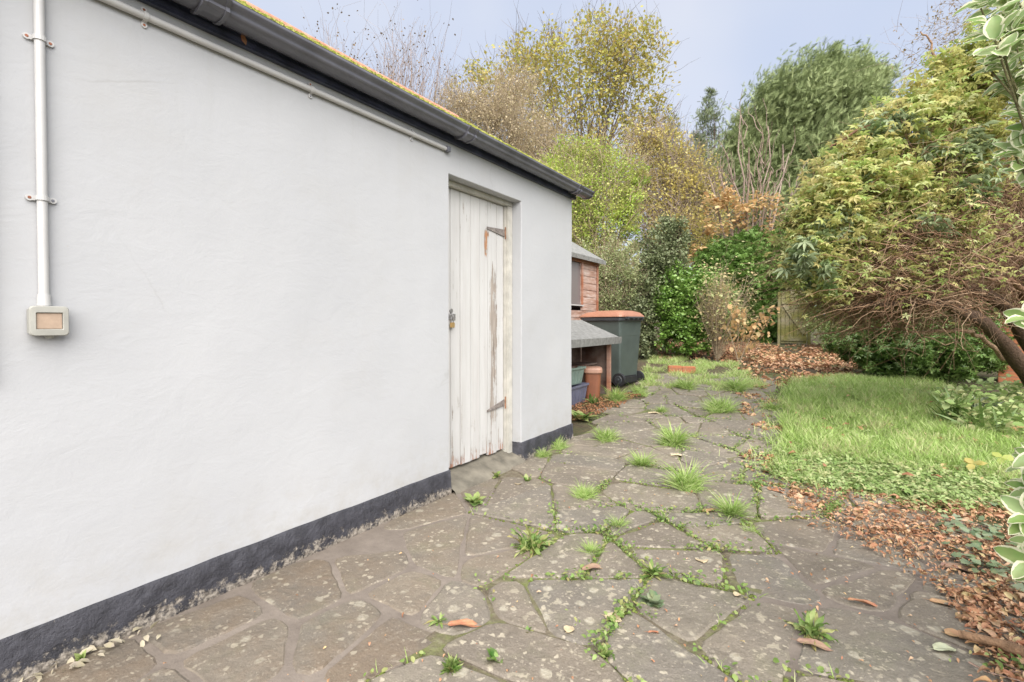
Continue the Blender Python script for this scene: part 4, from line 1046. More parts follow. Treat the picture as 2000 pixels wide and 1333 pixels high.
# --- named trees and shrubs
b = root_of(1140, 23)
tree('autumn_tree', 'tall round-crowned tree with sparse olive-gold leaves, sky showing through, behind the roof end', 'tree', b,
     [(1130, 150, 22, 110, 105), (1235, 150, 22, 78, 105), (1000, 190, 22, 95, 85), (925, 165, 22, 45, 45), (1262, 250, 22, 52, 60), (1120, 290, 22, 140, 80), (1050, 110, 22, 60, 50), (1180, 90, 22, 60, 60), (1250, 80, 22, 35, 45)], 12500, .17, T_diamond(.36), L_syc, B_grey, r0=.13, k=1100, sig=.13, twn=2200, twl=.8, nl=80, tr=.009, power=.42, rndc=.6)
t = thing('bare_twiggy_tree', 'thin leafless twiggy tree rising above the tiled roof edge at the left', 'tree', tuple(root_of(760, 15)))
def fan(root, base, tips, n_sub, mat, r0, r1, name='branches', seedlen=.35, K=8, upb=.4):
    tips = np.array(tips); o = limbs(name, np.array(base, float), tips, mat, root, r0=r0, r1=r1, K=K, wob=.03, lift=.3)
    pa = []; me = o.data; m = len(tips)
    idx = rng.integers(0, m, n_sub); f = rng.uniform(.35, 1, n_sub)[:, None]
    base_ = np.array(base, float)[None]; mid = base_ * .5 + tips[idx] * .5; mid[:, :2] = base_[:, :2] * .62 + tips[idx][:, :2] * .38
    st = (1 - f) ** 2 * base_ + 2 * f * (1 - f) * mid + f * f * tips[idx]
    dv = unit(tips[idx] - base_) + rng.normal(size=(n_sub, 3)) * .45; dv[:, 2] += upb
    L_ = np.linalg.norm(tips[idx] - base_, axis=1) * seedlen * rng.uniform(.3, 1, n_sub)
    twigs('twigs', st, dv, L_, mat, root, r=r1 * 1.1, K=5, bend=.15)
    return st + unit(dv) * L_[:, None], dv
tips = [P(random.uniform(590, 880), random.triangular(40, 250, 170), random.uniform(14, 16.5)) for _ in range(95)]
e, dv = fan(t, root_of(760, 15), tips, 1500, B_mauve, .05, .0055, seedlen=.22)
tip2 = np.repeat(e, 3, 0) + rng.normal(size=(len(e) * 3, 3)) * .12
leaves('leaves', tip2[rng.random(len(tip2)) < .30], .075, T_diamond(.38), leafmat('brown_seed_leaf', [(.16, .09, .06), (.26, .16, .09)], .7, .2), t)
DK = 1.17     # these stand a little farther down the garden
t = tree('tan_shrub', 'tall shrub of pale tan twigs and tiny buff leaves behind the gutter end', 'shrub', root_of(985, 12.5),
     [(940, 230, 12.5, 80, 60), (1000, 270, 12.5, 95, 80), (1060, 320, 12.5, 80, 80), (900, 215, 12.5, 45, 50), (1010, 190, 13, 55, 45)], 15000, .055, T_diamond(.3), L_tan, B_tan, r0=.05, k=500, sig=.16, twn=4200, twl=.5, nl=130, tb=B_tan, tr=.0045)
t = tree('lime_green_tree', 'bushy lime green tree with arching pale stalks behind the red-brown shed', 'tree', root_of(1170, 10.5),
     [(1180, 330, 10.8, 55, 55), (1150, 420, 10.5, 75, 85), (1215, 400, 10.5, 40, 65), (1120, 300, 10.8, 45, 40), (1230, 440, 10.5, 25, 35), (1130, 480, 10.5, 50, 50), (1090, 370, 10.5, 60, 70), (1250, 350, 10.8, 20, 30)], 26000, .055, T_diamond(.32), L_lime, B_tan, r0=.06, k=700, sig=.16, twn=1500, twl=.55, nl=90, tb=B_tan, tr=.005, rndc=.75)
t = tree('golden_tree', 'golden brown leaved tree with mauve twigs between the tall autumn tree and the conifer', 'tree', root_of(1310, 16),
     [(1290, 320, 16, 65, 60), (1340, 350, 16, 55, 60), (1255, 290, 16.5, 40, 40), (1300, 400, 16, 85, 70), (1380, 400, 16, 45, 70), (1240, 370, 16, 40, 60), (1330, 460, 15, 80, 50), (1290, 265, 16, 30, 30)], 20000, .090, T_diamond(.34), L_gold, B_mauve, r0=.08, k=650, sig=.17, twn=3000, twl=.7, nl=110, tb=B_mauve, tr=.007, rndc=.7)
# big conifer: sprays sweep up and to the right
def conifer(label, base, blobs, n, size, lm, sweep, k=400, r0=.25, group=None):
    return tree('conifer', label, 'conifer', base, blobs, n, size, T_spray(), lm, B_dark, r0=r0, k=k, sig=.27, power=.33, dirs=sweep, jit=.5, up=.0, nl=60, rndc=.65)
swe = RT * .55 + np.array([0, 0, .75])
conifer('large grey-green feathery conifer swept to the right, the biggest evergreen on the skyline', root_of(1540, 20),
        [(1600, 165, 20, 75, 55), (1670, 155, 20, 55, 42), (1540, 215, 20, 75, 60), (1640, 225, 20, 90, 55), (1490, 285, 20, 60, 60), (1580, 300, 20, 100, 70), (1450, 350, 20, 60, 60), (1540, 400, 20, 110, 70), (1440, 430, 20, 50, 50), (1440, 270, 20, 25, 40), (1700, 170, 20, 35, 32), (1615, 125, 20, 22, 25)], 62000, .34, L_con, swe, k=620)
con2 = [('small dark pointed conifer far off just left of the big swept conifer', 1385, 235, 29, 1200, 22, 70), ('tiny dark conifer tip furthest left on the skyline beside the golden tree', 1315, 255, 30, 500, 14, 45), ('low blurred grey-green conifer between the golden tree and the big one', 1362, 300, 27, 900, 22, 50)]
for lab, px, py, d, n, rx0, ry0 in con2:
    conifer(lab, root_of(px, d), [(px, py + ry0 * .9, d, rx0 * 1.3, ry0 * .7), (px, py, d, rx0, ry0 * .6), (px, py - ry0 * .6, d, rx0 * .45, ry0 * .35), (px, py + ry0 * 2, d, rx0 * 1.7, ry0)], int(n * 3), .32, L_condk, np.array([0, 0, .3]), k=120, r0=.12, group='small conifers on the skyline')
# bare multi-stemmed shrub with orange leaves
DKs = DK; DK = 1.47
base = root_of(1462, 10.8)
t = thing('bare_stemmed_shrub', 'pale bare upright stems with peach orange leaves low down, in front of the conifer', 'shrub', tuple(base))
tips = [P(1400, 330, 10.8), P(1422, 300, 11), P(1452, 232, 11), P(1458, 300, 10.6), P(1490, 262, 10.8), P(1502, 250, 11.2), P(1530, 282, 10.6), P(1545, 300, 11), P(1385, 345, 11), P(1510, 330, 10.5), P(1560, 350, 10.8), P(1475, 320, 10.6), P(1435, 350, 10.9)]
e, dv = fan(t, base, tips, 110, barkmat('pinkish_grey_stems', [(.30, .22, .17), (.42, .33, .27)]), .06, .018, seedlen=.22, upb=.7)
pts, cc, j, cr = blobpts([(1410, 400, 10.7, 35, 25), (1390, 440, 10.7, 25, 35), (1450, 420, 10.6, 40, 40), (1490, 400, 10.6, 35, 30), (1500, 450, 10.6, 25, 30), (1375, 500, 10.5, 25, 20), (1370, 410, 10.9, 20, 15), (1420, 380, 10.6, 30, 20)], 800, .5, 120, .2)
leaves('leaves', pts, rng.uniform(.10, .19, len(pts)), T_oval(.34), L_orange, t, up=1.2)
DK = DKs
# sage privet and dark holly behind the bin
tree('pale_sage_bush', 'pale sage green small-leaved bush directly behind the wheelie bin lid', 'bush', root_of(1200, 9.3), [(1195, 520, 9.3, 42, 60), (1225, 560, 9.2, 35, 70), (1175, 590, 9.3, 40, 70), (1150, 530, 9.4, 40, 60), (1210, 620, 9.2, 40, 50)], 16000, .042, T_diamond(.3), L_privet, B_tan, r0=.04, k=350, sig=.2, twn=700, twl=.35, tb=B_tan, tr=.004, rndc=.7)
tree('dark_holly_bush', 'dark grey-green glossy holly bush between the sage bush and the bright laurel', 'bush', root_of(1275, 9.4), [(1285, 490, 9.6, 45, 50), (1265, 555, 9.4, 40, 60), (1250, 620, 9.2, 38, 55), (1310, 450, 9.9, 30, 30), (1300, 520, 9.6, 38, 50), (1225, 655, 9.2, 25, 22), (1330, 480, 9.8, 25, 35), (1262, 672, 9.2, 42, 26)], 16000, .060, T_diamond(.34), L_holly, B_dark, r0=.05, k=300, sig=.18, power=.4, rndc=.6, twn=300, twl=.4)
tree('laurel_bush', 'rounded bright glossy green laurel bush to the left of the wiry shrub', 'bush', root_of(1340, 9.2), [(1335, 600, 9.2, 56, 60), (1325, 560, 9.3, 38, 42), (1365, 570, 9.3, 40, 45), (1345, 635, 9.1, 56, 32), (1300, 610, 9.2, 28, 45), (1400, 620, 9.5, 35, 50), (1335, 668, 9.1, 62, 24)], 17000, .072, T_diamond(.3, .09), L_laurel, B_dark, r0=.04, k=420, sig=.14, power=.28, rndc=.55, up=.7)
tree('yew_tree', 'dense deep green yew filling the back between the laurel and the old gate', 'tree', root_of(1460, 12.6), [(1450, 540, 12.6, 80, 60), (1500, 590, 12.4, 60, 75), (1420, 500, 12.8, 55, 35), (1510, 520, 12.6, 60, 45), (1480, 480, 13, 70, 30), (1440, 620, 12.4, 60, 50), (1560, 500, 13.2, 50, 40), (1490, 640, 12.3, 55, 35), (1400, 560, 12.0, 40, 40)], 26000, .105, T_star(5, .9, .15, 220), L_yew, B_dark, r0=.10, k=600, sig=.16, power=.35, rndc=.7, up=.5)
# wiry shrub
base = root_of(1400, 8.6, 690)
t = thing('wiry_shrub', 'wiry half-bare shrub of tangled tan stems and a few leaves in front of the laurel', 'shrub', tuple(base))
tips = [P(random.triangular(1335, 1490, 1410), random.triangular(525, 640, 560), random.uniform(8.3, 9)) for _ in range(60)]
e, dv = fan(t, base, tips, 700, B_tan, .010, .0030, seedlen=.3, upb=.1)
pts = e[rng.integers(0, len(e), 1700)] + rng.normal(size=(1700, 3)) * .09
leaves('leaves', pts, rng.uniform(.03, .075, 1700), T_oval(.32), leafmat('green_and_buff_leaf', [(.30, .40, .14), (.62, .44, .24), (.50, .54, .26), (.50, .32, .18)], .5, .4), t, up=.8)
# sapling
base = root_of(1443, 8.2, 705)
t = thing('orange_leaved_sapling', 'small sapling with drooping orange leaves just right of the wiry shrub', 'sapling', tuple(base))
tips = [P(1440, 612, 8.2), P(1492, 612, 8.1), P(1478, 640, 8.0), P(1420, 640, 8.2), P(1458, 605, 8.3), P(1500, 630, 8.0)]
e, dv = fan(t, base, tips, 60, B_tan, .012, .004, seedlen=.25, upb=.1)
pts = np.concatenate([e, np.array(tips)])[rng.integers(0, len(e) + 6, 170)] + rng.normal(size=(170, 3)) * .08
leaves('leaves', pts, rng.uniform(.06, .13, 170), T_oval(.36, .05, .25), L_orange, t, dirs=np.tile([0, 0, -.8], (170, 1)))
# light green bush right of gate
tree('light_green_bush', 'light green loose bush immediately right of the old gate', 'bush', root_of(1630, 10.2), [(1630, 620, 10.2, 50, 45), (1670, 650, 9.6, 60, 45), (1610, 575, 10.4, 30, 40), (1720, 610, 9.8, 80, 60), (1640, 690, 9.4, 50, 22), (1800, 580, 9.8, 90, 80)], 21000, .060, T_diamond(.34), leafmat('mid_green_leaf', [(.14, .25, .045), (.24, .36, .09), (.34, .42, .17), (.44, .42, .2)], .45, .35), B_tan, r0=.04, k=420, sig=.17, power=.4, rndc=.6, up=.6)
# pale hedge seen through the twigs of the arching shrub
tree('loose_hedge', 'pale yellow-green loose hedge glimpsed through the twigs of the arching shrub', 'hedge', root_of(1850, 8.6), [(1700, 520, 8.6, 80, 70), (1800, 480, 8.4, 90, 90), (1900, 500, 8.2, 90, 100), (2000, 480, 8.0, 90, 120), (1900, 380, 8.6, 120, 80), (2080, 600, 7.8, 90, 110), (1780, 590, 8.4, 90, 50)], 17000, .085, T_diamond(.34), leafmat('pale_hedge_leaf', [(.30, .36, .12), (.46, .50, .20), (.58, .56, .28), (.50, .38, .22)], .5, .5), B_tan, r0=.05, k=420, sig=.2, twn=1500, twl=.5, tb=B_red, tr=.005, rndc=.6)
# low dark evergreen
DK = 1.0
tree('low_evergreen_bush', 'low spreading dark evergreen bush on the lawn edge under the big arching shrub', 'bush', root_of(1790, 7.2), [(1700, 690, 7.5, 62, 38), (1780, 690, 7.2, 85, 58), (1870, 700, 7.0, 75, 52), (1740, 650, 7.6, 65, 40), (1830, 655, 7.3, 75, 42), (1900, 660, 7.2, 60, 60), (1660, 670, 7.9, 42, 32)], 17000, .085, T_star(5, .9, .13, 200), L_low, B_dark, r0=.03, k=330, sig=.14, power=.30, rndc=.5, up=.8)

# ------------------------------------------------------------------ big arching shrub at the right
bs_ = root_of(2080, 5.65, 780)
BT = thing('arching_shrub', 'huge arching shrub with brown tangled twigs below and yellow-green lobed leaves above, at the right', 'shrub', tuple(bs_))
def poly3(pts): return np.array([P(*p) for p in pts])
def smoothpath(pts, K):
    p = poly3(pts); t = np.linspace(0, len(p) - 1, K); i = np.clip(t.astype(int), 0, len(p) - 2); f = (t - i)[:, None]
    m0 = p[np.clip(i - 1, 0, len(p) - 1)]; p0 = p[i]; p1 = p[i + 1]; m1 = p[np.clip(i + 2, 0, len(p) - 1)]
    return .5 * ((2 * p0) + (-m0 + p1) * f + (2 * m0 - 5 * p0 + 4 * p1 - m1) * f ** 2 + (-m0 + 3 * p0 - 3 * p1 + m1) * f ** 3)
main = [([(2075, 840, 5.6), (2030, 765, 5.2), (1962, 672, 4.9), (1900, 618, 4.6), (1845, 598, 4.4), (1780, 590, 4.3), (1700, 596, 4.3), (1620, 600, 4.3)], .090, .010),
        ([(2085, 840, 5.7), (2050, 720, 5.6), (1998, 600, 5.5), (1985, 480, 5.3), (1975, 380, 5.2), (1950, 280, 5.0)], .10, .02),
        ([(2040, 730, 5.5), (1970, 610, 4.9), (1900, 565, 4.6), (1860, 540, 4.4), (1760, 520, 4.3), (1640, 500, 4.4), (1560, 520, 4.3)], .07, .008),
        ([(1985, 480, 5.3), (1900, 410, 5.0), (1800, 380, 4.8), (1700, 385, 4.5), (1600, 420, 4.3)], .045, .006),
        ([(1975, 380, 5.2), (1900, 320, 5.0), (1800, 250, 4.8), (1700, 245, 4.6), (1620, 290, 4.5)], .04, .006),
        ([(1950, 280, 5.0), (1900, 200, 4.8), (1840, 130, 4.8), (1800, 60, 5)], .035, .005),
        ([(1990, 600, 5.5), (1940, 520, 4.9), (1860, 470, 4.5), (1760, 460, 4.2)], .045, .006),
        ([(1960, 700, 5.6), (1925, 665, 5.5), (1880, 645, 5.3), (1800, 650, 5.1), (1720, 640, 5.0), (1590, 652, 4.9)], .030, .006),
        ([(2030, 760, 5.8), (2010, 640, 5.0), (1990, 560, 4.6), (1930, 545, 4.3)], .05, .012)]
mp_ = []
for pts, ra, rb in main:
    pa = smoothpath(pts, 22); pa += rng.normal(size=pa.shape) * .012; mp_.append((pa, np.linspace(ra, rb, 22) * rng.uniform(.9, 1.1, 22)))
tubes('trunk', np.array([m[0] for m in mp_[:3]]), np.array([m[1] for m in mp_[:3]]), 12, B_dark, BT)
tubes('branches', np.array([m[0] for m in mp_[3:]]), np.array([m[1] for m in mp_[3:]]), 9, B_red, BT)
allp = np.concatenate([m[0] for m in mp_])
# canopy shape as blobs
can = [(1600, 440, 4.6, 55, 75, .5), (1680, 360, 4.7, 85, 85, .7), (1780, 290, 4.8, 95, 90, .8), (1880, 230, 4.9, 90, 95, .9), (1950, 170, 4.9, 80, 100, .9), (1680, 460, 4.6, 90, 90, .7), (1800, 420, 4.8, 110, 110, .9), (1920, 380, 5.0, 100, 120, 1.0), (1620, 520, 4.6, 45, 50, .5), (2050, 250, 5.0, 120, 160, 1.0), (2080, 450, 5.0, 110, 150, 1.0)]
# fine arching twigs: from main limbs outward
tm = 5200
j = rng.integers(0, len(allp), tm); st = allp[j] + rng.normal(size=(tm, 3)) * .06
tw, _, _, _ = blobpts([(1600, 490, 4.5, 60, 60, .5), (1700, 480, 4.6, 110, 90, .7), (1820, 470, 4.8, 120, 100, .8), (1930, 480, 5.0, 90, 130, .9), (1700, 570, 4.7, 130, 45, .6), (1820, 560, 4.9, 120, 60, .6), (1900, 340, 4.9, 100, 110, .8), (1760, 340, 4.7, 110, 90, .7), (1640, 400, 4.6, 60, 60, .5), (1690, 590, 4.7, 80, 35, .4), (2060, 400, 5, 80, 160, .8)], tm, .6, 900, .3)
dv = tw - st; L0 = np.linalg.norm(dv, axis=1); sc = np.minimum(L0, rng.uniform(.35, 1.1, tm))
st2 = tw - unit(dv) * sc[:, None]
dvh = unit(dv) - RT[None] * .35
twigs('twigs', st2[:3600], dvh[:3600], sc[:3600], B_red, BT, r=rng.uniform(.0022, .0055, 3600), K=6, bend=.22, grav=.15)
twigs('fine_twigs', tw[3600:], -RT[None] * .5 + rng.normal(size=(tm - 3600, 3)) * .6 + np.array([0, 0, -.15]), rng.uniform(.2, .6, tm - 3600), barkmat('pale_brown_twigs', [(.30, .18, .11), (.40, .28, .19)]), BT, r=.0024, K=5, bend=.3, grav=.2)
# more interior fuzz
fz, _, _, _ = blobpts([(1660, 560, 4.5, 60, 50, .3), (1700, 540, 4.4, 110, 50, .3), (1680, 520, 4.8, 120, 80, .5), (1830, 520, 5.1, 130, 90, .6), (1930, 420, 5.2, 90, 120, .6), (1800, 400, 5.0, 110, 90, .6), (1700, 590, 5.0, 110, 35, .4), (1620, 500, 4.7, 60, 70, .4)], 6500, .7, 1300, .3)
twigs('inner_twigs', fz, -RT[None] * .4 + rng.normal(size=(6500, 3)) * .8, rng.uniform(.12, .40, 6500), B_red, BT, r=.0019, K=4, bend=.3, grav=.1)
def crownleaves(name, blobs, n, size, mat, power, tm_, k, sig=.14, up=.9, upper=True, rndc=.5):
    pts, cc, j, cr = blobpts(blobs, n, power, k, sig)
    return leaves(name, pts, size * rng.uniform(.55, 1.2, n), tm_, mat, BT, rnd=np.clip(cr[j] * rndc + rng.random(n) * (1 - rndc), 0, 1), up=up)
shell = [(1575, 450, 4.4, 32, 55, .35), (1610, 380, 4.4, 45, 50, .4), (1660, 320, 4.5, 60, 50, .5), (1730, 265, 4.6, 75, 50, .6), (1800, 215, 4.6, 75, 50, .6), (1870, 160, 4.6, 75, 55, .6), (1930, 110, 4.6, 70, 60, .6), (1700, 370, 4.4, 90, 55, .4), (1800, 320, 4.5, 100, 60, .4), (1630, 400, 4.3, 65, 45, .4), (1990, 130, 4.4, 80, 110, .6), (1900, 250, 4.5, 70, 60, .4)]
crownleaves('crown', shell + [(1575, 490, 4.3, 30, 35, .3), (1720, 350, 4.2, 80, 35, .3), (1560, 420, 4.5, 20, 30, .3), (1680, 290, 4.6, 35, 30, .4), (1760, 230, 4.7, 50, 30, .4)], 10500, .074, L_yelgr, .7, T_star(5, 1, .16, 230, .2), 1500, .22)
crownleaves('low_leaves', [(1570, 520, 4.3, 30, 60, .3), (1600, 490, 4.2, 55, 55, .3), (1670, 440, 4.2, 80, 55, .3), (1760, 400, 4.3, 80, 50, .3), (1610, 560, 4.3, 50, 35, .3), (1850, 440, 4.3, 80, 50, .3), (1920, 330, 4.4, 60, 60, .3)], 2300, .062, L_yelgr, .8, T_star(5, 1, .16, 230, .2), 700, .3)
crownleaves('hanging_leaves', [(1680, 530, 4.15, 90, 45, .2), (1800, 520, 4.15, 110, 55, .2), (1900, 470, 4.2, 80, 80, .2), (1640, 560, 4.2, 60, 35, .2), (1850, 380, 4.2, 80, 50, .2)], 1100, .05, L_yelgr, .9, T_star(5, 1, .16, 230, .2), 800, .4)
crownleaves('inner_leaves', [(1600, 540, 4.4, 50, 60, .3), (1650, 470, 4.5, 80, 70, .4), (1760, 430, 4.6, 90, 60, .4), (1750, 540, 4.6, 120, 60, .3), (1700, 480, 4.9, 120, 110, .4), (1850, 450, 5.2, 140, 140, .4), (1700, 590, 5.1, 130, 50, .4), (1850, 300, 5.1, 110, 90, .4), (2050, 350, 5.3, 120, 200, .6), (1620, 560, 4.9, 60, 60, .4)], 19000, .050, leafmat('yellowing_small_leaf', [(.50, .50, .17), (.62, .52, .24), (.44, .46, .18), (.66, .56, .34)], .5, .45), .6, T_diamond(.33), 600, .22)
crownleaves('dusky_leaves', [(1880, 290, 4.2, 70, 40, .2), (1890, 370, 4.2, 60, 40, .2), (1730, 340, 4.2, 70, 30, .2), (1620, 460, 4.2, 50, 50, .2), (1560, 500, 4.2, 25, 50, .2), (1760, 250, 4.3, 80, 30, .2), (1840, 440, 4.1, 60, 30, .2), (1590, 540, 4.2, 25, 30, .2)], 520, .10, L_blue, .6, T_star(5, 1, .13, 190, .35), 75, .2, rndc=.6)
crownleaves('rusty_leaves', [(1850, 255, 4.6, 50, 35, .3), (1930, 340, 4.7, 50, 30, .3), (1820, 290, 4.6, 30, 30, .3)], 420, .07, L_redlf, .6, T_diamond(.2), 30, .25)
ft, _, _, _ = blobpts([(1760, 530, 4.05, 100, 60, .15), (1850, 500, 4.1, 110, 80, .15), (1920, 440, 4.2, 80, 110, .2), (1740, 580, 4.1, 70, 25, .15), (1880, 590, 4.2, 110, 35, .2)], 420, .7, 300, .3)
twigs('front_twigs', ft, -RT[None] * .8 + rng.normal(size=(420, 3)) * .40 + np.array([0, 0, .1]), rng.uniform(.2, .6, 420), B_red, BT, r=rng.uniform(.002, .0065, 420), K=7, bend=.25, grav=.25)
# seed sprays against the sky, top right
sp_, _, _, _ = blobpts([(1840, 50, 5.0, 60, 55, .5), (1800, 100, 5, 40, 40, .5), (1900, 20, 5, 60, 40, .5)], 260, .6, 30, .3)
twigs('hanging_sprays', sp_[:160], rng.normal(size=(160, 3)) * .6 + RT * .3 + np.array([0, 0, .4]), rng.uniform(.15, .35, 160), B_mauve, BT, r=.0018, K=4)
leaves('seed_leaves', sp_, .035, T_diamond(.25), leafmat('brown_winged_seed', [(.25, .17, .10), (.40, .30, .2)], .6, .4), BT)

# ------------------------------------------------------------------ variegated shrub close at the right edge
vb = np.array([1.38, .62, 0.0]); vb = P(2330, 1200, 1.15); vb[2] = 0
VG = thing('variegated_shrub', 'tall shrub with cream-edged green leaves crowding the right edge of the photo', 'shrub', tuple(vb))
wh = []
def whorl(c, axis, n, size, rn):
    axis = unit(np.array(axis, float)); a = unit(np.cross(axis, [0.3, .1, 1])); b_ = np.cross(axis, a)
    for i in range(n):
        t = 2 * math.pi * i / n * 1.0 + random.uniform(-.25, .25); ti = random.uniform(.25, .95)
        d = (a * math.cos(t) + b_ * math.sin(t)) * math.cos(ti) + axis * math.sin(ti)
        nn = axis * math.cos(ti) - (a * math.cos(t) + b_ * math.sin(t)) * math.sin(ti)
        wh.append((c + d * .006 + axis * random.uniform(-.015, .01), d, nn + rng.normal(size=3) * .12, size * random.uniform(.75, 1.15), random.random()))
shoots = []
spots = []
for (px, py) in [(1905, 45), (1925, 120), (1960, 60), (1990, 110), (1985, 30), (1940, 10), (1960, 170), (1998, 190), (1985, 225), (1975, 290), (2005, 330), (2000, 265), (2010, 150), (1900, 5), (2010, 60), (1948, 70), (1975, 85), (1992, 140), (1970, 20), (1985, 205), (1990, 300), (1950, 150), (2012, 200), (1918, 85), (1995, 625), (1990, 905), (2000, 960), (1990, 1010), (2000, 1060), (1995, 1100), (2020, 980), (2030, 1040), (2012, 890), (2030, 640)]:
    spots.append((px + 26, py, random.uniform(1.05, 1.35)))
for k in range(100): spots.append((random.uniform(2045, 2500), random.uniform(-350, 1150), random.uniform(.95, 1.8)))
for px, py, d in spots:
    c = P(px, py, d); ax = unit(c - (vb + np.array([0, 0, c[2] * .8]))) + np.array([0, 0, .35]) + rng.normal(size=3) * .15 - FW * .25
    whorl(c, ax, random.choice([5, 6, 7]), .056, 0)
    c2 = c - unit(ax) * .035; whorl(c2, ax, random.choice([4, 5]), .064, 0)
    shoots.append(c)
W = wh; leaves('leaves', np.array([x[0] for x in W]), np.array([x[3] for x in W]), T_leaf(.30, .12, .18, .03), L_var, VG, dirs=np.array([x[1] for x in W]), nrm=np.array([x[2] for x in W]), rnd=np.array([x[4] for x in W]), jit=0)
limbs('stems', vb + np.array([0, 0, .02]), np.array(shoots), barkmat('green_brown_stems', [(.14, .15, .06), (.22, .2, .1)]), VG, r0=.006, r1=.002, K=8, sides=5, wob=.02, lift=.6)

# ================================================================== ground cover
L_grass = leafmat('fresh_grass_blade', [(.17, .31, .045), (.29, .48, .09), (.40, .58, .17), (.56, .64, .30), (.62, .52, .32)], .45, .4, .3)
L_weed = leafmat('weed_leaf', [(.05, .13, .02), (.11, .23, .035), (.19, .32, .07), (.30, .38, .13), (.36, .30, .12)], .45, .35, .4)
L_cover = leafmat('low_cover_leaf', [(.14, .25, .06), (.25, .38, .11), (.36, .46, .20), (.46, .46, .22)], .5, .3, .4)
L_litter = leafmat('fallen_brown_leaf', [(.16, .05, .028), (.40, .15, .08), (.52, .26, .16), (.24, .075, .04), (.64, .42, .28), (.46, .19, .10), (.60, .48, .25)], .55, .15, .35)
L_ivy = leafmat('ivy_leaf', [(.06, .12, .055), (.13, .20, .11), (.24, .29, .20)], .4, .2, .5)
def polysample(poly, n, dens=None):
    poly = np.array(poly); lo = poly.min(0); hi = poly.max(0); out = np.zeros((0, 2))
    while len(out) < n:
        q = lo + rng.random((n * 2, 2)) * (hi - lo); m = inpoly(q[:, 0], q[:, 1], poly)
        if dens is not None: m &= rng.random(len(q)) < dens(q)
        out = np.concatenate([out, q[m]])
    return out[:n]
def on_ground(xy, dz=0.0): return np.c_[xy, hgt(xy[:, 0], xy[:, 1]) + dz]
def nearw(q): # density falling with distance (blades get larger there)
    d = np.hypot(q[:, 0], q[:, 1]); return np.clip(3.0 / np.maximum(d, 1), .12, 1)
def nfield(xy, s, seed=0): return np.array([noise.noise(Vector((a * s, b * s, seed))) for a, b in xy])
lawn = GP([(1550, 750), (1640, 738), (1800, 748), (1950, 790), (2150, 850), (2300, 960), (2050, 985), (1900, 985), (1800, 985), (1700, 962), (1560, 948), (1522, 930), (1535, 850), (1528, 790)])
def blades(name, xy, h, mat, parent=None, lean=.35, w=.035, dz=.0, rb=None, bend=.5):
    n = len(xy); up_ = np.tile([0, 0, 1.0], (n, 1)) + np.c_[rng.normal(size=(n, 2)) * lean, np.zeros(n)]
    nr = np.c_[rng.normal(size=(n, 2)), np.full(n, .15)]
    rn = np.clip(rng.random(n) * .7 + (.15 if rb is None else rb), 0, 1)
    return leaves(name, on_ground(xy, dz), h, T_blade(w, bend), mat, parent, dirs=up_, nrm=nr, jit=0, rnd=rn)
xy = polysample(lawn, 60000, nearw); xy = xy + rng.normal(size=xy.shape) * np.where(rng.random((len(xy), 1)) < .4, .13, .03)
nf = nfield(xy, 1.6) ; nf2 = nfield(xy, 5, 4)
d_ = np.hypot(xy[:, 0], xy[:, 1])
# grass is long towards the back and the path edge, short and mixed with clover in front
gfar = np.clip((xy[:, 1] - 3.0) / 2.2, 0, 1); edge_ = np.clip(1 - (xy[:, 0] - G(1530, 850)[0]) / .35, 0, 1)
tall = np.clip(gfar * .8 + edge_ * .35 + nf * .9 + nf2 * .4, .10, 1.0); hb = (.048 + .075 * tall) * rng.uniform(.6, 1.3, len(xy))
o = blades('lawn_grass', xy, hb, L_grass, w=.021, rb=.12 + .45 * nf2); tag(o, kind='stuff')
xy = polysample(lawn, 10500, lambda q: nearw(q) * np.clip(1.15 - (q[:, 1] - 2.6) / 2.0, .05, 1)); xy = xy + rng.normal(size=xy.shape) * .12
o = leaves('clover_cover', on_ground(xy, .012) + np.c_[np.zeros((len(xy), 2)), rng.uniform(0, .05, len(xy))], rng.uniform(.018, .042, len(xy)), T_star(3, 1, .3, 240, .1), L_cover, up=2.0); tag(o, kind='stuff')
M_jmoss = simple('dull_green_joint_moss', (.13, .16, .04), .95, .4, 50, .5, spec=.1)
# moss, clover and fine grass in the joints of the paving
mo, gr_, cl = [], [], []
for a, b_, smooth in crack_edges:
    L_ = np.hypot(*(b_ - a)); n_ = int(L_ / .006)
    for k in range(n_):
        t = random.random(); q = a + (b_ - a) * t
        if not inpoly(q[0], q[1], patio) or q[1] > 7.5: continue
        v = noise.noise(Vector((q[0] * 1.7, q[1] * 1.7, 11))); mid_ = 1.0 if (q[0] > -1.55) else .4
        if smooth: continue
        if v > -.05 and random.random() < .40 * mid_: mo.append(q + rng.normal(size=2) * .007)
        if v > .02 and random.random() < .30 * mid_: cl.append(q + rng.normal(size=2) * .016)
        if v > .02 and random.random() < .22 * mid_: gr_.append(q + rng.normal(size=2) * .012)
mo = np.array(mo)[:22000]; s_ = rng.uniform(.003, .008, len(mo))
c3 = on_ground(mo, .010)
V = c3[:, None] + iv[None] * s_[:, None, None] * np.array([1.2, 1.2, .7]); Fc = (ifc[None] + (np.arange(len(mo)) * len(iv))[:, None, None]).reshape(-1, 3)
tag(mesh_np('joint_moss', V.reshape(-1, 3), Fc, M_jmoss, attrs={'rnd': np.repeat(rng.random(len(mo)), len(iv))}, smooth=True), kind='stuff')
cl = np.array(cl); o = leaves('joint_weeds', on_ground(cl, .018) + np.c_[np.zeros((len(cl), 2)), rng.uniform(0, .018, len(cl))], rng.uniform(.012, .026, len(cl)), T_oval(.36), L_weed, up=1.5); tag(o, kind='stuff')
cp_, cs_ = [], []
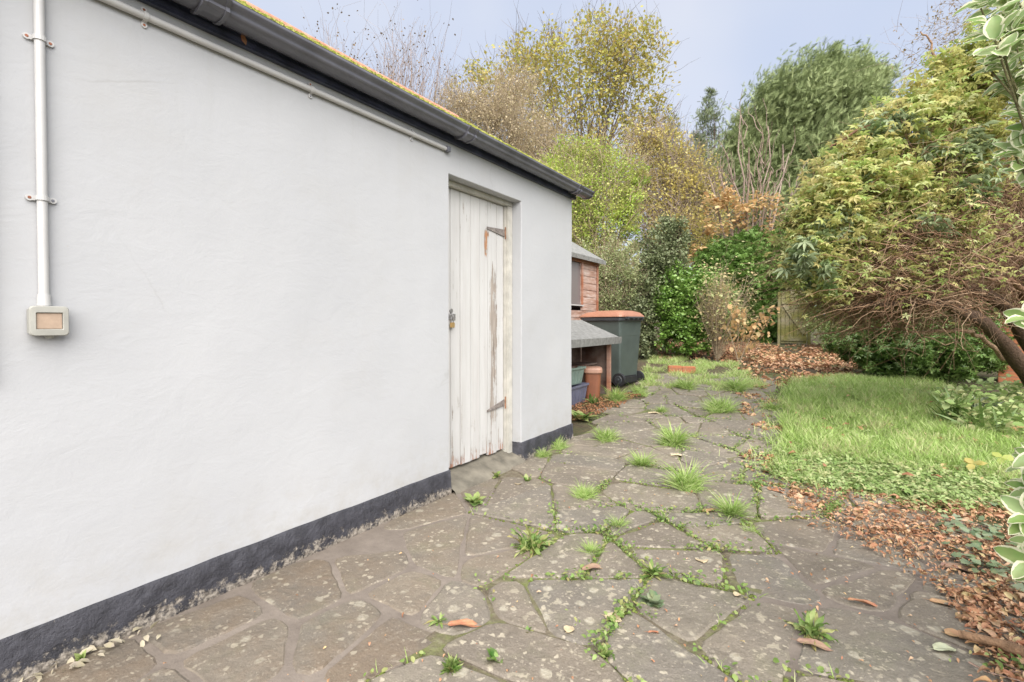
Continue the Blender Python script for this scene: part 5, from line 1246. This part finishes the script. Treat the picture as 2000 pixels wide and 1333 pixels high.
near_e = [(a, b_) for a, b_, sm in crack_edges if not sm and .9 < (a[1] + b_[1]) / 2 < 5.5 and a[0] > -1.5 and inpoly(a[0], a[1], patio)]
for k in range(62):
    a, b_ = random.choice(near_e); c0 = a + (b_ - a) * random.random(); e_ = (b_ - a) / (np.hypot(*(b_ - a)) + 1e-6); rad = random.uniform(.02, .07); m_ = int(random.uniform(25, 90) * (rad / .05))
    along = rng.normal(size=(m_, 1)) * rad * 1.4; q_ = c0 + along * e_ + rng.normal(size=(m_, 2)) * .014
    hh2 = np.abs(rng.normal(size=m_)) * .012 * (1 + rad * 14); cp_.append(np.c_[q_, hgt(q_[:, 0], q_[:, 1]) + .018 + hh2]); cs_.append(rng.uniform(.006, .017, m_) * (1 + rad * 8))
cp_ = np.concatenate(cp_); cs_ = np.concatenate(cs_)
o = leaves('joint_weed_clumps', cp_, cs_, T_oval(.30, .05, .3), L_weed, up=1.0); tag(o, kind='stuff')
gr_ = np.array(gr_); o = blades('joint_grass', gr_, rng.uniform(.02, .055, len(gr_)), L_grass, lean=.6, w=.03); tag(o, kind='stuff')
# rough grass between patio and far border
far_ = GP([(1250, 742), (1270, 700), (1340, 700), (1440, 712), (1470, 735), (1500, 765), (1440, 770), (1340, 765), (1260, 775)])
xy = polysample(far_, 12000, lambda q: np.clip(.10 + 2.6 * nfield(q, 2.6, 7), 0, 1)); o = blades('rough_grass', xy, rng.uniform(.04, .12, len(xy)), L_grass, lean=.6, w=.035, rb=.25); tag(o, kind='stuff')
# leaf litter
def litter(name, poly, n, s0, s1, dens=None, mat=None, lift=.02, seed=3, up=1.6, base=.022):
    xy = polysample(poly, n, dens); p = on_ground(xy, base); p[:, 2] += rng.uniform(0, lift, n)
    o = leaves(name, p, rng.uniform(s0, s1, n), T_leaf(.26, .16, .38, .06), mat or L_litter, up=up); return tag(o, kind='stuff')
litA = GP([(1240, 672), (1400, 668), (1520, 676), (1640, 676), (1700, 735), (1560, 750), (1480, 765), (1460, 730), (1400, 705), (1250, 700)])
litter('border_leaf_litter', litA, 6200, .04, .11, lift=.018, dens=lambda q: np.clip(.5 + 1.5 * nfield(q, 1.5, 13), .08, 1))
litB = GP([(1535, 950), (1640, 962), (1760, 985), (1990, 990), (2300, 1050), (2500, 1500), (1960, 1420), (1900, 1250), (1830, 1160), (1700, 1085), (1600, 1040), (1540, 1000)])
litter('leaf_litter', litB, 4000, .014, .047, dens=lambda q: np.clip(.40 + 1.5 * nfield(q, 1.9, 9) + .55 * (q[:, 0] - G(1760, 1060)[0]), .06, 1), lift=.016)
litter('leaf_litter_crumbs', litB, 5200, .008, .022, lift=.02)
litC = GP([(1440, 770), (1530, 780), (1535, 945), (1620, 1000), (1560, 1030), (1440, 960), (1460, 850)])
litter('path_leaf_litter', litC, 420, .02, .07, dens=lambda q: np.clip(.3 + 1.4 * nfield(q, 3, 5), 0, 1), lift=.01)
litter('scattered_leaf_bits', patio, 900, .006, .018, dens=lambda q: np.clip(.15 + .3 * (q[:, 0] + 1.4), .02, 1) * (q[:, 1] > 0), lift=.003)
litD = GP([(1105, 830), (1120, 790), (1210, 770), (1260, 772), (1200, 800), (1150, 822)])
litter('mulch_by_the_shelter', litD, 1500, .012, .035, mat=leafmat('rusty_mulch', [(.24, .075, .035), (.36, .13, .06), (.16, .06, .035)], .8, .05), lift=.012)
litter('leaves_on_lawn', lawn, 170, .03, .07, dens=nearw, lift=.03, base=.04)
xy = polysample(litA, 2600); 
o = twigs('dead_stalks', on_ground(polysample(GP([(1235, 690), (1240, 668), (1350, 660), (1480, 672), (1480, 692), (1350, 700)]), 1300)), np.tile([0, 0, 1.], (1300, 1)) + rng.normal(size=(1300, 3)) * .5, rng.uniform(.08, .28, 1300), barkmat('pinkish_brown_stalks', [(.32, .15, .10), (.40, .26, .17)]), None, r=.004); tag(o, kind='stuff')
# ivy creeping over the litter at the right
litI = GP([(1850, 1000), (2000, 985), (2300, 1050), (2500, 1400), (2050, 1330), (1960, 1210), (1890, 1120), (1830, 1060)])
xy = polysample(litI, 620, lambda q: np.clip(.35 + 1.8 * nfield(q, 2.6, 6), 0.02, 1)); o = leaves('ivy_ground_cover', on_ground(xy, .035) + np.c_[np.zeros((len(xy), 2)), rng.uniform(0, .02, len(xy))], rng.uniform(.022, .048, len(xy)), T_ivy(), L_ivy, up=2.2); tag(o, kind='stuff')
# under-shrub weeds at the lawn's right edge
xy = polysample(GP([(1830, 790), (1960, 770), (2200, 820), (2200, 900), (1990, 880), (1850, 840)]), 1500)
o = leaves('shrub_foot_weeds', on_ground(xy, .03) + np.c_[np.zeros((len(xy), 2)), rng.uniform(0, .22, len(xy))], rng.uniform(.03, .09, len(xy)), T_oval(.36), L_cover, up=1.0); tag(o, kind='stuff')

# ------------------------------------------------------------------ tufts and weeds one can count
def tuft(label, px, py, wpx, hpx, dry=.0):
    g = G(px, py); d = np.dot(g - CAM, FW); r = wpx / 2 / F * d * .42; h = hpx / F * d * 1.15
    t = thing('grass_tuft', label, 'grass tuft', tuple(g), group='grass tufts growing through the paving'); n = int(420 + wpx * 7)
    th = rng.uniform(0, np.pi); ax2 = np.array([[np.cos(th), np.sin(th)], [-np.sin(th), np.cos(th)]]); subs = rng.normal(size=(7, 2)) * r * .55
    xy = g[:2] + (subs[rng.integers(0, 7, n)] + rng.normal(size=(n, 2)) * r * .30) * [1.25, .75] @ ax2; out = xy - g[:2]
    dirs = np.c_[out / (r + 1e-6) * .55 + rng.normal(size=(n, 2)) * .25, np.ones(n)]
    nr = np.c_[out / (r + 1e-6) * .6 + rng.normal(size=(n, 2)) * .4, np.full(n, .3)]
    leaves('blades', on_ground(xy), h * rng.uniform(.25, 1.3, n) * np.clip(1.15 - .35 * np.hypot(*out.T) / r, .3, 1.2), T_blade(.013, .5), L_grass, t, dirs=dirs, nrm=nr, jit=0, rnd=np.clip(rng.random(n) * .8 + dry, 0, 1))
def rosette(label, px, py, wpx, n=16, tmpl=None, name='dandelion_plant', cat='weed', upr=.5, mat=None, sc=1.0):
    g = G(px, py); d = np.dot(g - CAM, FW); s = wpx / 2 / F * d * sc
    t = thing(name, label, cat, tuple(g), group='weeds growing in the paving joints')
    a = rng.uniform(0, 2 * np.pi, n); el_ = rng.uniform(.1, .1 + upr * 1.8, n); dr = np.c_[np.cos(a) * np.cos(el_), np.sin(a) * np.cos(el_), np.sin(el_)]
    nn = np.c_[-np.cos(a) * np.sin(el_), -np.sin(a) * np.sin(el_), np.cos(el_)]
    leaves('leaves', np.tile(g + [0, 0, .012], (n, 1)) + np.c_[rng.normal(size=(n, 2)) * s * .12, np.zeros(n)], s * rng.uniform(.35, 1.15, n), tmpl or T_oval(.13, .05, .35), mat or L_weed, t, dirs=dr, nrm=nn, jit=.1)
tufts = [('large bright grass tuft right of the path centre nearest the lawn corner', 1340, 955, 80, 48), ('tall bright tuft in the middle of the paving directly above the largest tuft', 1318, 872, 62, 42), ('wide bushy tuft closest to the lawn at the back of the paving', 1408, 806, 78, 36),
         ('spreading brownish-based tuft in the middle of the patio below the door corner', 1143, 975, 66, 30), ('straggly tuft just past the outbuilding corner', 1183, 862, 64, 28), ('narrow long tuft trailing below the lawn corner', 1428, 1012, 44, 46), ('small upright tuft with a dead leaf at its foot between two slabs', 1253, 915, 36, 32),
         ('small dark tuft against the lawn edge of the path', 1508, 805, 32, 22), ('low tuft beside the bin wheels', 1250, 772, 52, 22), ('pale tuft right of the bin near the brick', 1338, 762, 62, 26), ('tuft of blades at the foot of the black plinth by the corner', 1090, 878, 44, 24), ('pale tuft at the back near the wiry shrub', 1440, 765, 60, 30), ('small tuft at the path edge below the long trailing one', 1465, 1045, 26, 18), ('round little tuft halfway down the path left of centre', 1208, 1035, 32, 26), ('small tuft low in the joint near the bottom centre', 1155, 1085, 24, 26), ('thin tuft in the first joint past the shelter leaves', 1290, 808, 30, 16), ('tuft pressed against the plinth just right of the door', 1060, 895, 36, 20), ('grassy clump before the bin under the shelter post', 1205, 785, 44, 30)]
for a in tufts: tuft(*a)
star6 = T_star(7, 1, .12, 300, .15)
rosette('bushy upright dandelion clump, the largest weed in the near joints', 1038, 1078, 84, 70, T_leaf(.085, .03, .4, .10), upr=.95)
rosette('dark grey-green rosette of rounded leaves at the patio centre front', 1275, 1185, 66, 60, T_oval(.34, .05, .15), name='rosette_weed', upr=.45, mat=L_ivy, sc=.8)
rosette('thin-leaved weed just above the dark rosette', 1275, 1130, 60, 40, upr=.8)
rosette('dandelion with a brown leaf under it near the bottom right of the patio', 1585, 1248, 92, 40, T_leaf(.10, .03, .45, .10), upr=.7)
rosette('small weed at the left end of the near moss line', 858, 1222, 46, 26, upr=.5)
rosette('feathery weed at the bottom edge of the photo', 882, 1318, 80, 70, T_star(5, 1, .1, 180), name='feathery_weed', upr=.8, sc=.7)
rosette('small weed cluster in front of the door step', 925, 985, 50, 40, T_oval(.3), name='creeping_weed', upr=.4)
rosette('tiny rosette beside the dead leaf below the doorway', 1030, 945, 28, 18, T_oval(.3), name='creeping_weed', upr=.6)
rosette('tiny rosette nearest the door corner on the slabs', 968, 935, 30, 18, T_oval(.3), name='creeping_weed', upr=.6)
rosette('leafy weed at the shelter post foot with broad blades', 1160, 792, 44, 24, upr=.9, name='leafy_weed')
rosette('low pale weed where the outbuilding corner meets the mulch', 1135, 822, 56, 40, T_oval(.3), name='leafy_weed', upr=.4)
rosette('broad-leaved weed on the litter at the lower lawn edge', 1660, 960, 60, 12, T_oval(.16), name='plantain_weed', upr=.8)
rosette('small weed by a wet slab left of the bottom centre', 1030, 1245, 30, 20, T_oval(.3), name='creeping_weed', upr=.6)
rosette('low green weed along the joint right of the feathery one', 970, 1300, 54, 36, T_oval(.3), name='creeping_weed', upr=.4)
rosette('green weed standing in the joint at the bottom centre', 1180, 1290, 42, 30, T_oval(.3), name='creeping_weed', upr=.8)
g = G(158, 1300); rosette('pale green sprig at the foot of the plinth near the bottom left corner', 160, 1298, 40, 20, T_oval(.36), name='green_sprig', upr=1.0, mat=leafmat('pale_sprig', [(.30, .45, .12), (.42, .52, .2)], .5, .4))
# strap-leaved bulbs at the lawn's right
for lab, px, py, n in (('clump of dark strap leaves at the right end of the lawn', 1875, 832, 46), ('smaller clump of strap leaves behind the yellow leaves at the right edge', 1925, 850, 26)):
    g = G(px, py); t = thing('strap_leaved_plant', lab, 'plant', tuple(g)); xy = g[:2] + rng.normal(size=(n, 2)) * .06
    dr = np.c_[rng.normal(size=(n, 2)) * .45 - RT[:2] * .2, np.ones(n)]
    leaves('leaves', on_ground(xy), rng.uniform(.22, .42, n), T_blade(.035, .35), leafmat('dark_strap_leaf', [(.05, .13, .02), (.10, .20, .04)], .4, .3), t, dirs=dr, nrm=np.c_[rng.normal(size=(n, 2)), np.full(n, .2)], jit=0)
rosette('blue-grey broad-leaved plant under the brick wall', 1915, 815, 105, 26, T_oval(.36, .03, .1), name='broad_leaved_plant', cat='plant', upr=.8, mat=leafmat('blue_grey_broad_leaf', [(.17, .23, .15), (.27, .32, .24)], .5, .25)).__class__
def leafcluster(label, px, py, hgt_m, n, s, mat):
    g = G(px, py); t = thing('yellow_leaved_seedling', label, 'plant', tuple(g), group='yellow-leaved seedlings on the lawn edge'); top = g + [0, 0, hgt_m]
    tubes('stem', np.linspace(g, top, 5)[None], np.full((1, 5), .003), 5, B_tan, t); a = np.arange(n) * 2.1
    leaves('leaves', np.tile(top, (n, 1)), s * rng.uniform(.8, 1.1, n), T_oval(.36, .03, .05), mat, t, dirs=np.c_[np.cos(a), np.sin(a), np.full(n, .1)], nrm=np.tile([-.2, -.5, 1.], (n, 1)) + rng.normal(size=(n, 3)) * .2, jit=.1)
Ly = leafmat('yellow_seedling_leaf', [(.52, .42, .13), (.45, .42, .12), (.58, .46, .20)], .5, .35)
leafcluster('seedling with four yellow leaves above the low ground cover', 1900, 935, .10, 5, .07, Ly)
leafcluster('yellow-green seedling right of the four-leaved yellow one', 1955, 925, .11, 5, .07, leafmat('lime_seedling_leaf', [(.42, .45, .10), (.34, .42, .09)], .5, .35))
leafcluster('buff-leaved seedling under the brick wall at the right edge', 1985, 850, .08, 5, .08, L_orange)

# ------------------------------------------------------------------ single fallen leaves
LF = {'red': leafmat('red_brown_single_leaf', [(.34, .12, .07), (.34, .12, .07)], .5, .1), 'pale': leafmat('pale_cream_single_leaf', [(.62, .50, .34), (.62, .50, .34)], .6, .2), 'white': leafmat('greenish_white_single_leaf', [(.55, .58, .42), (.55, .58, .42)], .5, .2), 'mauve': leafmat('mauve_brown_single_leaf', [(.27, .15, .12), (.27, .15, .12)], .5, .1), 'tan': leafmat('tan_single_leaf', [(.45, .25, .14), (.45, .25, .14)], .5, .1)}
def single(label, px, py, lpx, ang, col, w=.25, curl=.12, h=.024):
    g = G(px, py); d = np.dot(g - CAM, FW); s = lpx / F * d; a = R(ang); dr = RT * math.cos(a) + np.array([FW[0], FW[1], 0]) * math.sin(a)
    g[2] += h; c = g - dr * s * .5
    V, Fc, E = T_leaf(w, .06, curl, .03); n_ = np.array([0, 0, 1.]); sd_ = np.cross(n_, dr)
    pts = [c + s * (v[0] * dr + v[1] * sd_ + v[2] * n_) for v in V]; k = len(pts)
    pts.append(c - dr * s * .28 + n_ * .004); pts.append(c + sd_ * .0012); pts.append(c - sd_ * .0012)
    # thin solid: lower copy
    up_ = np.array(pts); lo_ = up_ - [0, 0, .0008]; Fa = [tuple(f) for f in Fc] + [(k, k + 1, k + 2)]; Fb = [tuple(i + len(pts) for i in f[::-1]) for f in Fa]
    o = mesh_np('fallen_leaf', np.r_[up_, lo_], Fa + Fb, LF[col]); me = o.data
    org = Vector(g); me.transform(__import__('mathutils').Matrix.Translation(-org)); o.location = org
    tag(o, label, 'fallen leaf', 'single fallen leaves on the paving')
for a in [('flat red-brown leaf lying alone at the lower left of the mossy slabs', 908, 1231, 66, 5, 'red', .17), ('mauve-brown pointed leaf on a slab below the dandelion clump', 1160, 1118, 52, 20, 'mauve', .2), ('pale upright cream leaf at the centre right of the paving', 1370, 1102, 30, 80, 'pale', .4, .3), ('pale cream leaf lying beside a moss joint in the front centre', 1198, 1219, 34, -20, 'pale', .42), ('pinkish pale leaf on the slab left of the front cream leaf', 1112, 1241, 26, 60, 'pale', .42),
          ('curled dark red leaf in the front centre joint', 1284, 1246, 38, 10, 'red', .09, .5), ('greenish white oval leaf at the bottom right of the patio', 1845, 1279, 50, 8, 'white', .26), ('large folded tan leaf on the litter edge at the lower right', 1855, 1192, 62, -25, 'tan', .2, .3), ('long narrow rusty leaf on the slab near the lower right litter', 1692, 1188, 62, -18, 'red', .09, .2), ('dark mauve leaf under the bottom right dandelion', 1592, 1272, 62, -20, 'mauve', .2),
          ('pale tan leaf below the trailing tuft', 1393, 1006, 42, 0, 'tan', .2), ('cream leaf beside the largest tuft', 1325, 895, 30, 0, 'pale', .25), ('cream narrow leaf in front of the wide bushy tuft at the back', 1280, 811, 28, 0, 'pale', .3), ('small cream leaf standing on the slab below the doorway', 1012, 951, 14, 70, 'pale', .5, .4), ('bluish mauve leaf on the ivy at the right edge', 1875, 1120, 62, -20, 'mauve', .25), ('tan leaf just left of the curled lower right litter', 1868, 1252, 40, -10, 'tan', .4), ('small pale spotted leaf on the front right slab', 1440, 1172, 18, 30, 'pale', .4), ('brown leaf to the left of the small round tuft', 1118, 1025, 34, 30, 'mauve', .18)]:
    single(*a)
# a leaf stuck on the fascia
p = wallpt(476, 78, -1.9655); s = .042
V, Fc, E = T_oval(.27, .03, .1); dr = np.array([0, .35, -.9]); dr = unit(dr); sd_ = unit(np.cross([1., 0, 0], dr)); pts = [p - dr * s / 2 + s * (v[0] * dr + v[1] * sd_) + np.array([.002 + .01 * abs(v[2]), 0, 0]) for v in V]
o = mesh_np('fallen_leaf', np.array(pts), Fc, LF['red']); tag(o, 'small red-brown leaf stuck to the dark fascia below the gutter', 'fallen leaf')
# fallen branch bottom right, with bark strips
q = [G(1872, 1262), G(1950, 1290), G(2060, 1330), G(2250, 1390)]
for v in q: v[2] += .040
br = thing('fallen_branch', 'thick reddish brown fallen branch in the bottom right corner', 'branch', tuple(q[0]))
pa = np.array([q[0] * (1 - t) + q[3] * t + np.array([0, 0, .010 * math.sin(t * 6)]) for t in np.linspace(0, 1, 14)])
tubes('branch_wood', pa[None], np.linspace(.012, .030, 14)[None] * rng.uniform(.9, 1.1, (1, 14)), 10, B_red, br)
stn = [G(random.uniform(1880, 2150), random.uniform(1265, 1420)) + [0, 0, .03] for _ in range(26)]
dd = unit(q[3] - q[0]); o = twigs('bark_strip_litter', np.array(stn), np.tile(dd, (26, 1)) + rng.normal(size=(26, 3)) * .15 * [1, 1, .1], rng.uniform(.06, .2, 26), barkmat('pale_bark_strip', [(.34, .20, .14), (.42, .30, .24)]), None, r=.004, grav=.0, bend=.05); tag(o, kind='stuff')
# dry stalks and dead leaves against the plinth, bottom left
xy = polysample(GP([(0, 1340), (20, 1300), (120, 1262), (260, 1240), (330, 1250), (200, 1290), (120, 1340)]), 70)
o = leaves('dry_leaves_by_plinth', on_ground(xy, .025), rng.uniform(.015, .045, 70), T_oval(.25, .08, .25), leafmat('grey_buff_dead_leaf', [(.30, .26, .20), (.42, .37, .30), (.22, .18, .15)], .8, .1), up=.6); tag(o, kind='stuff')
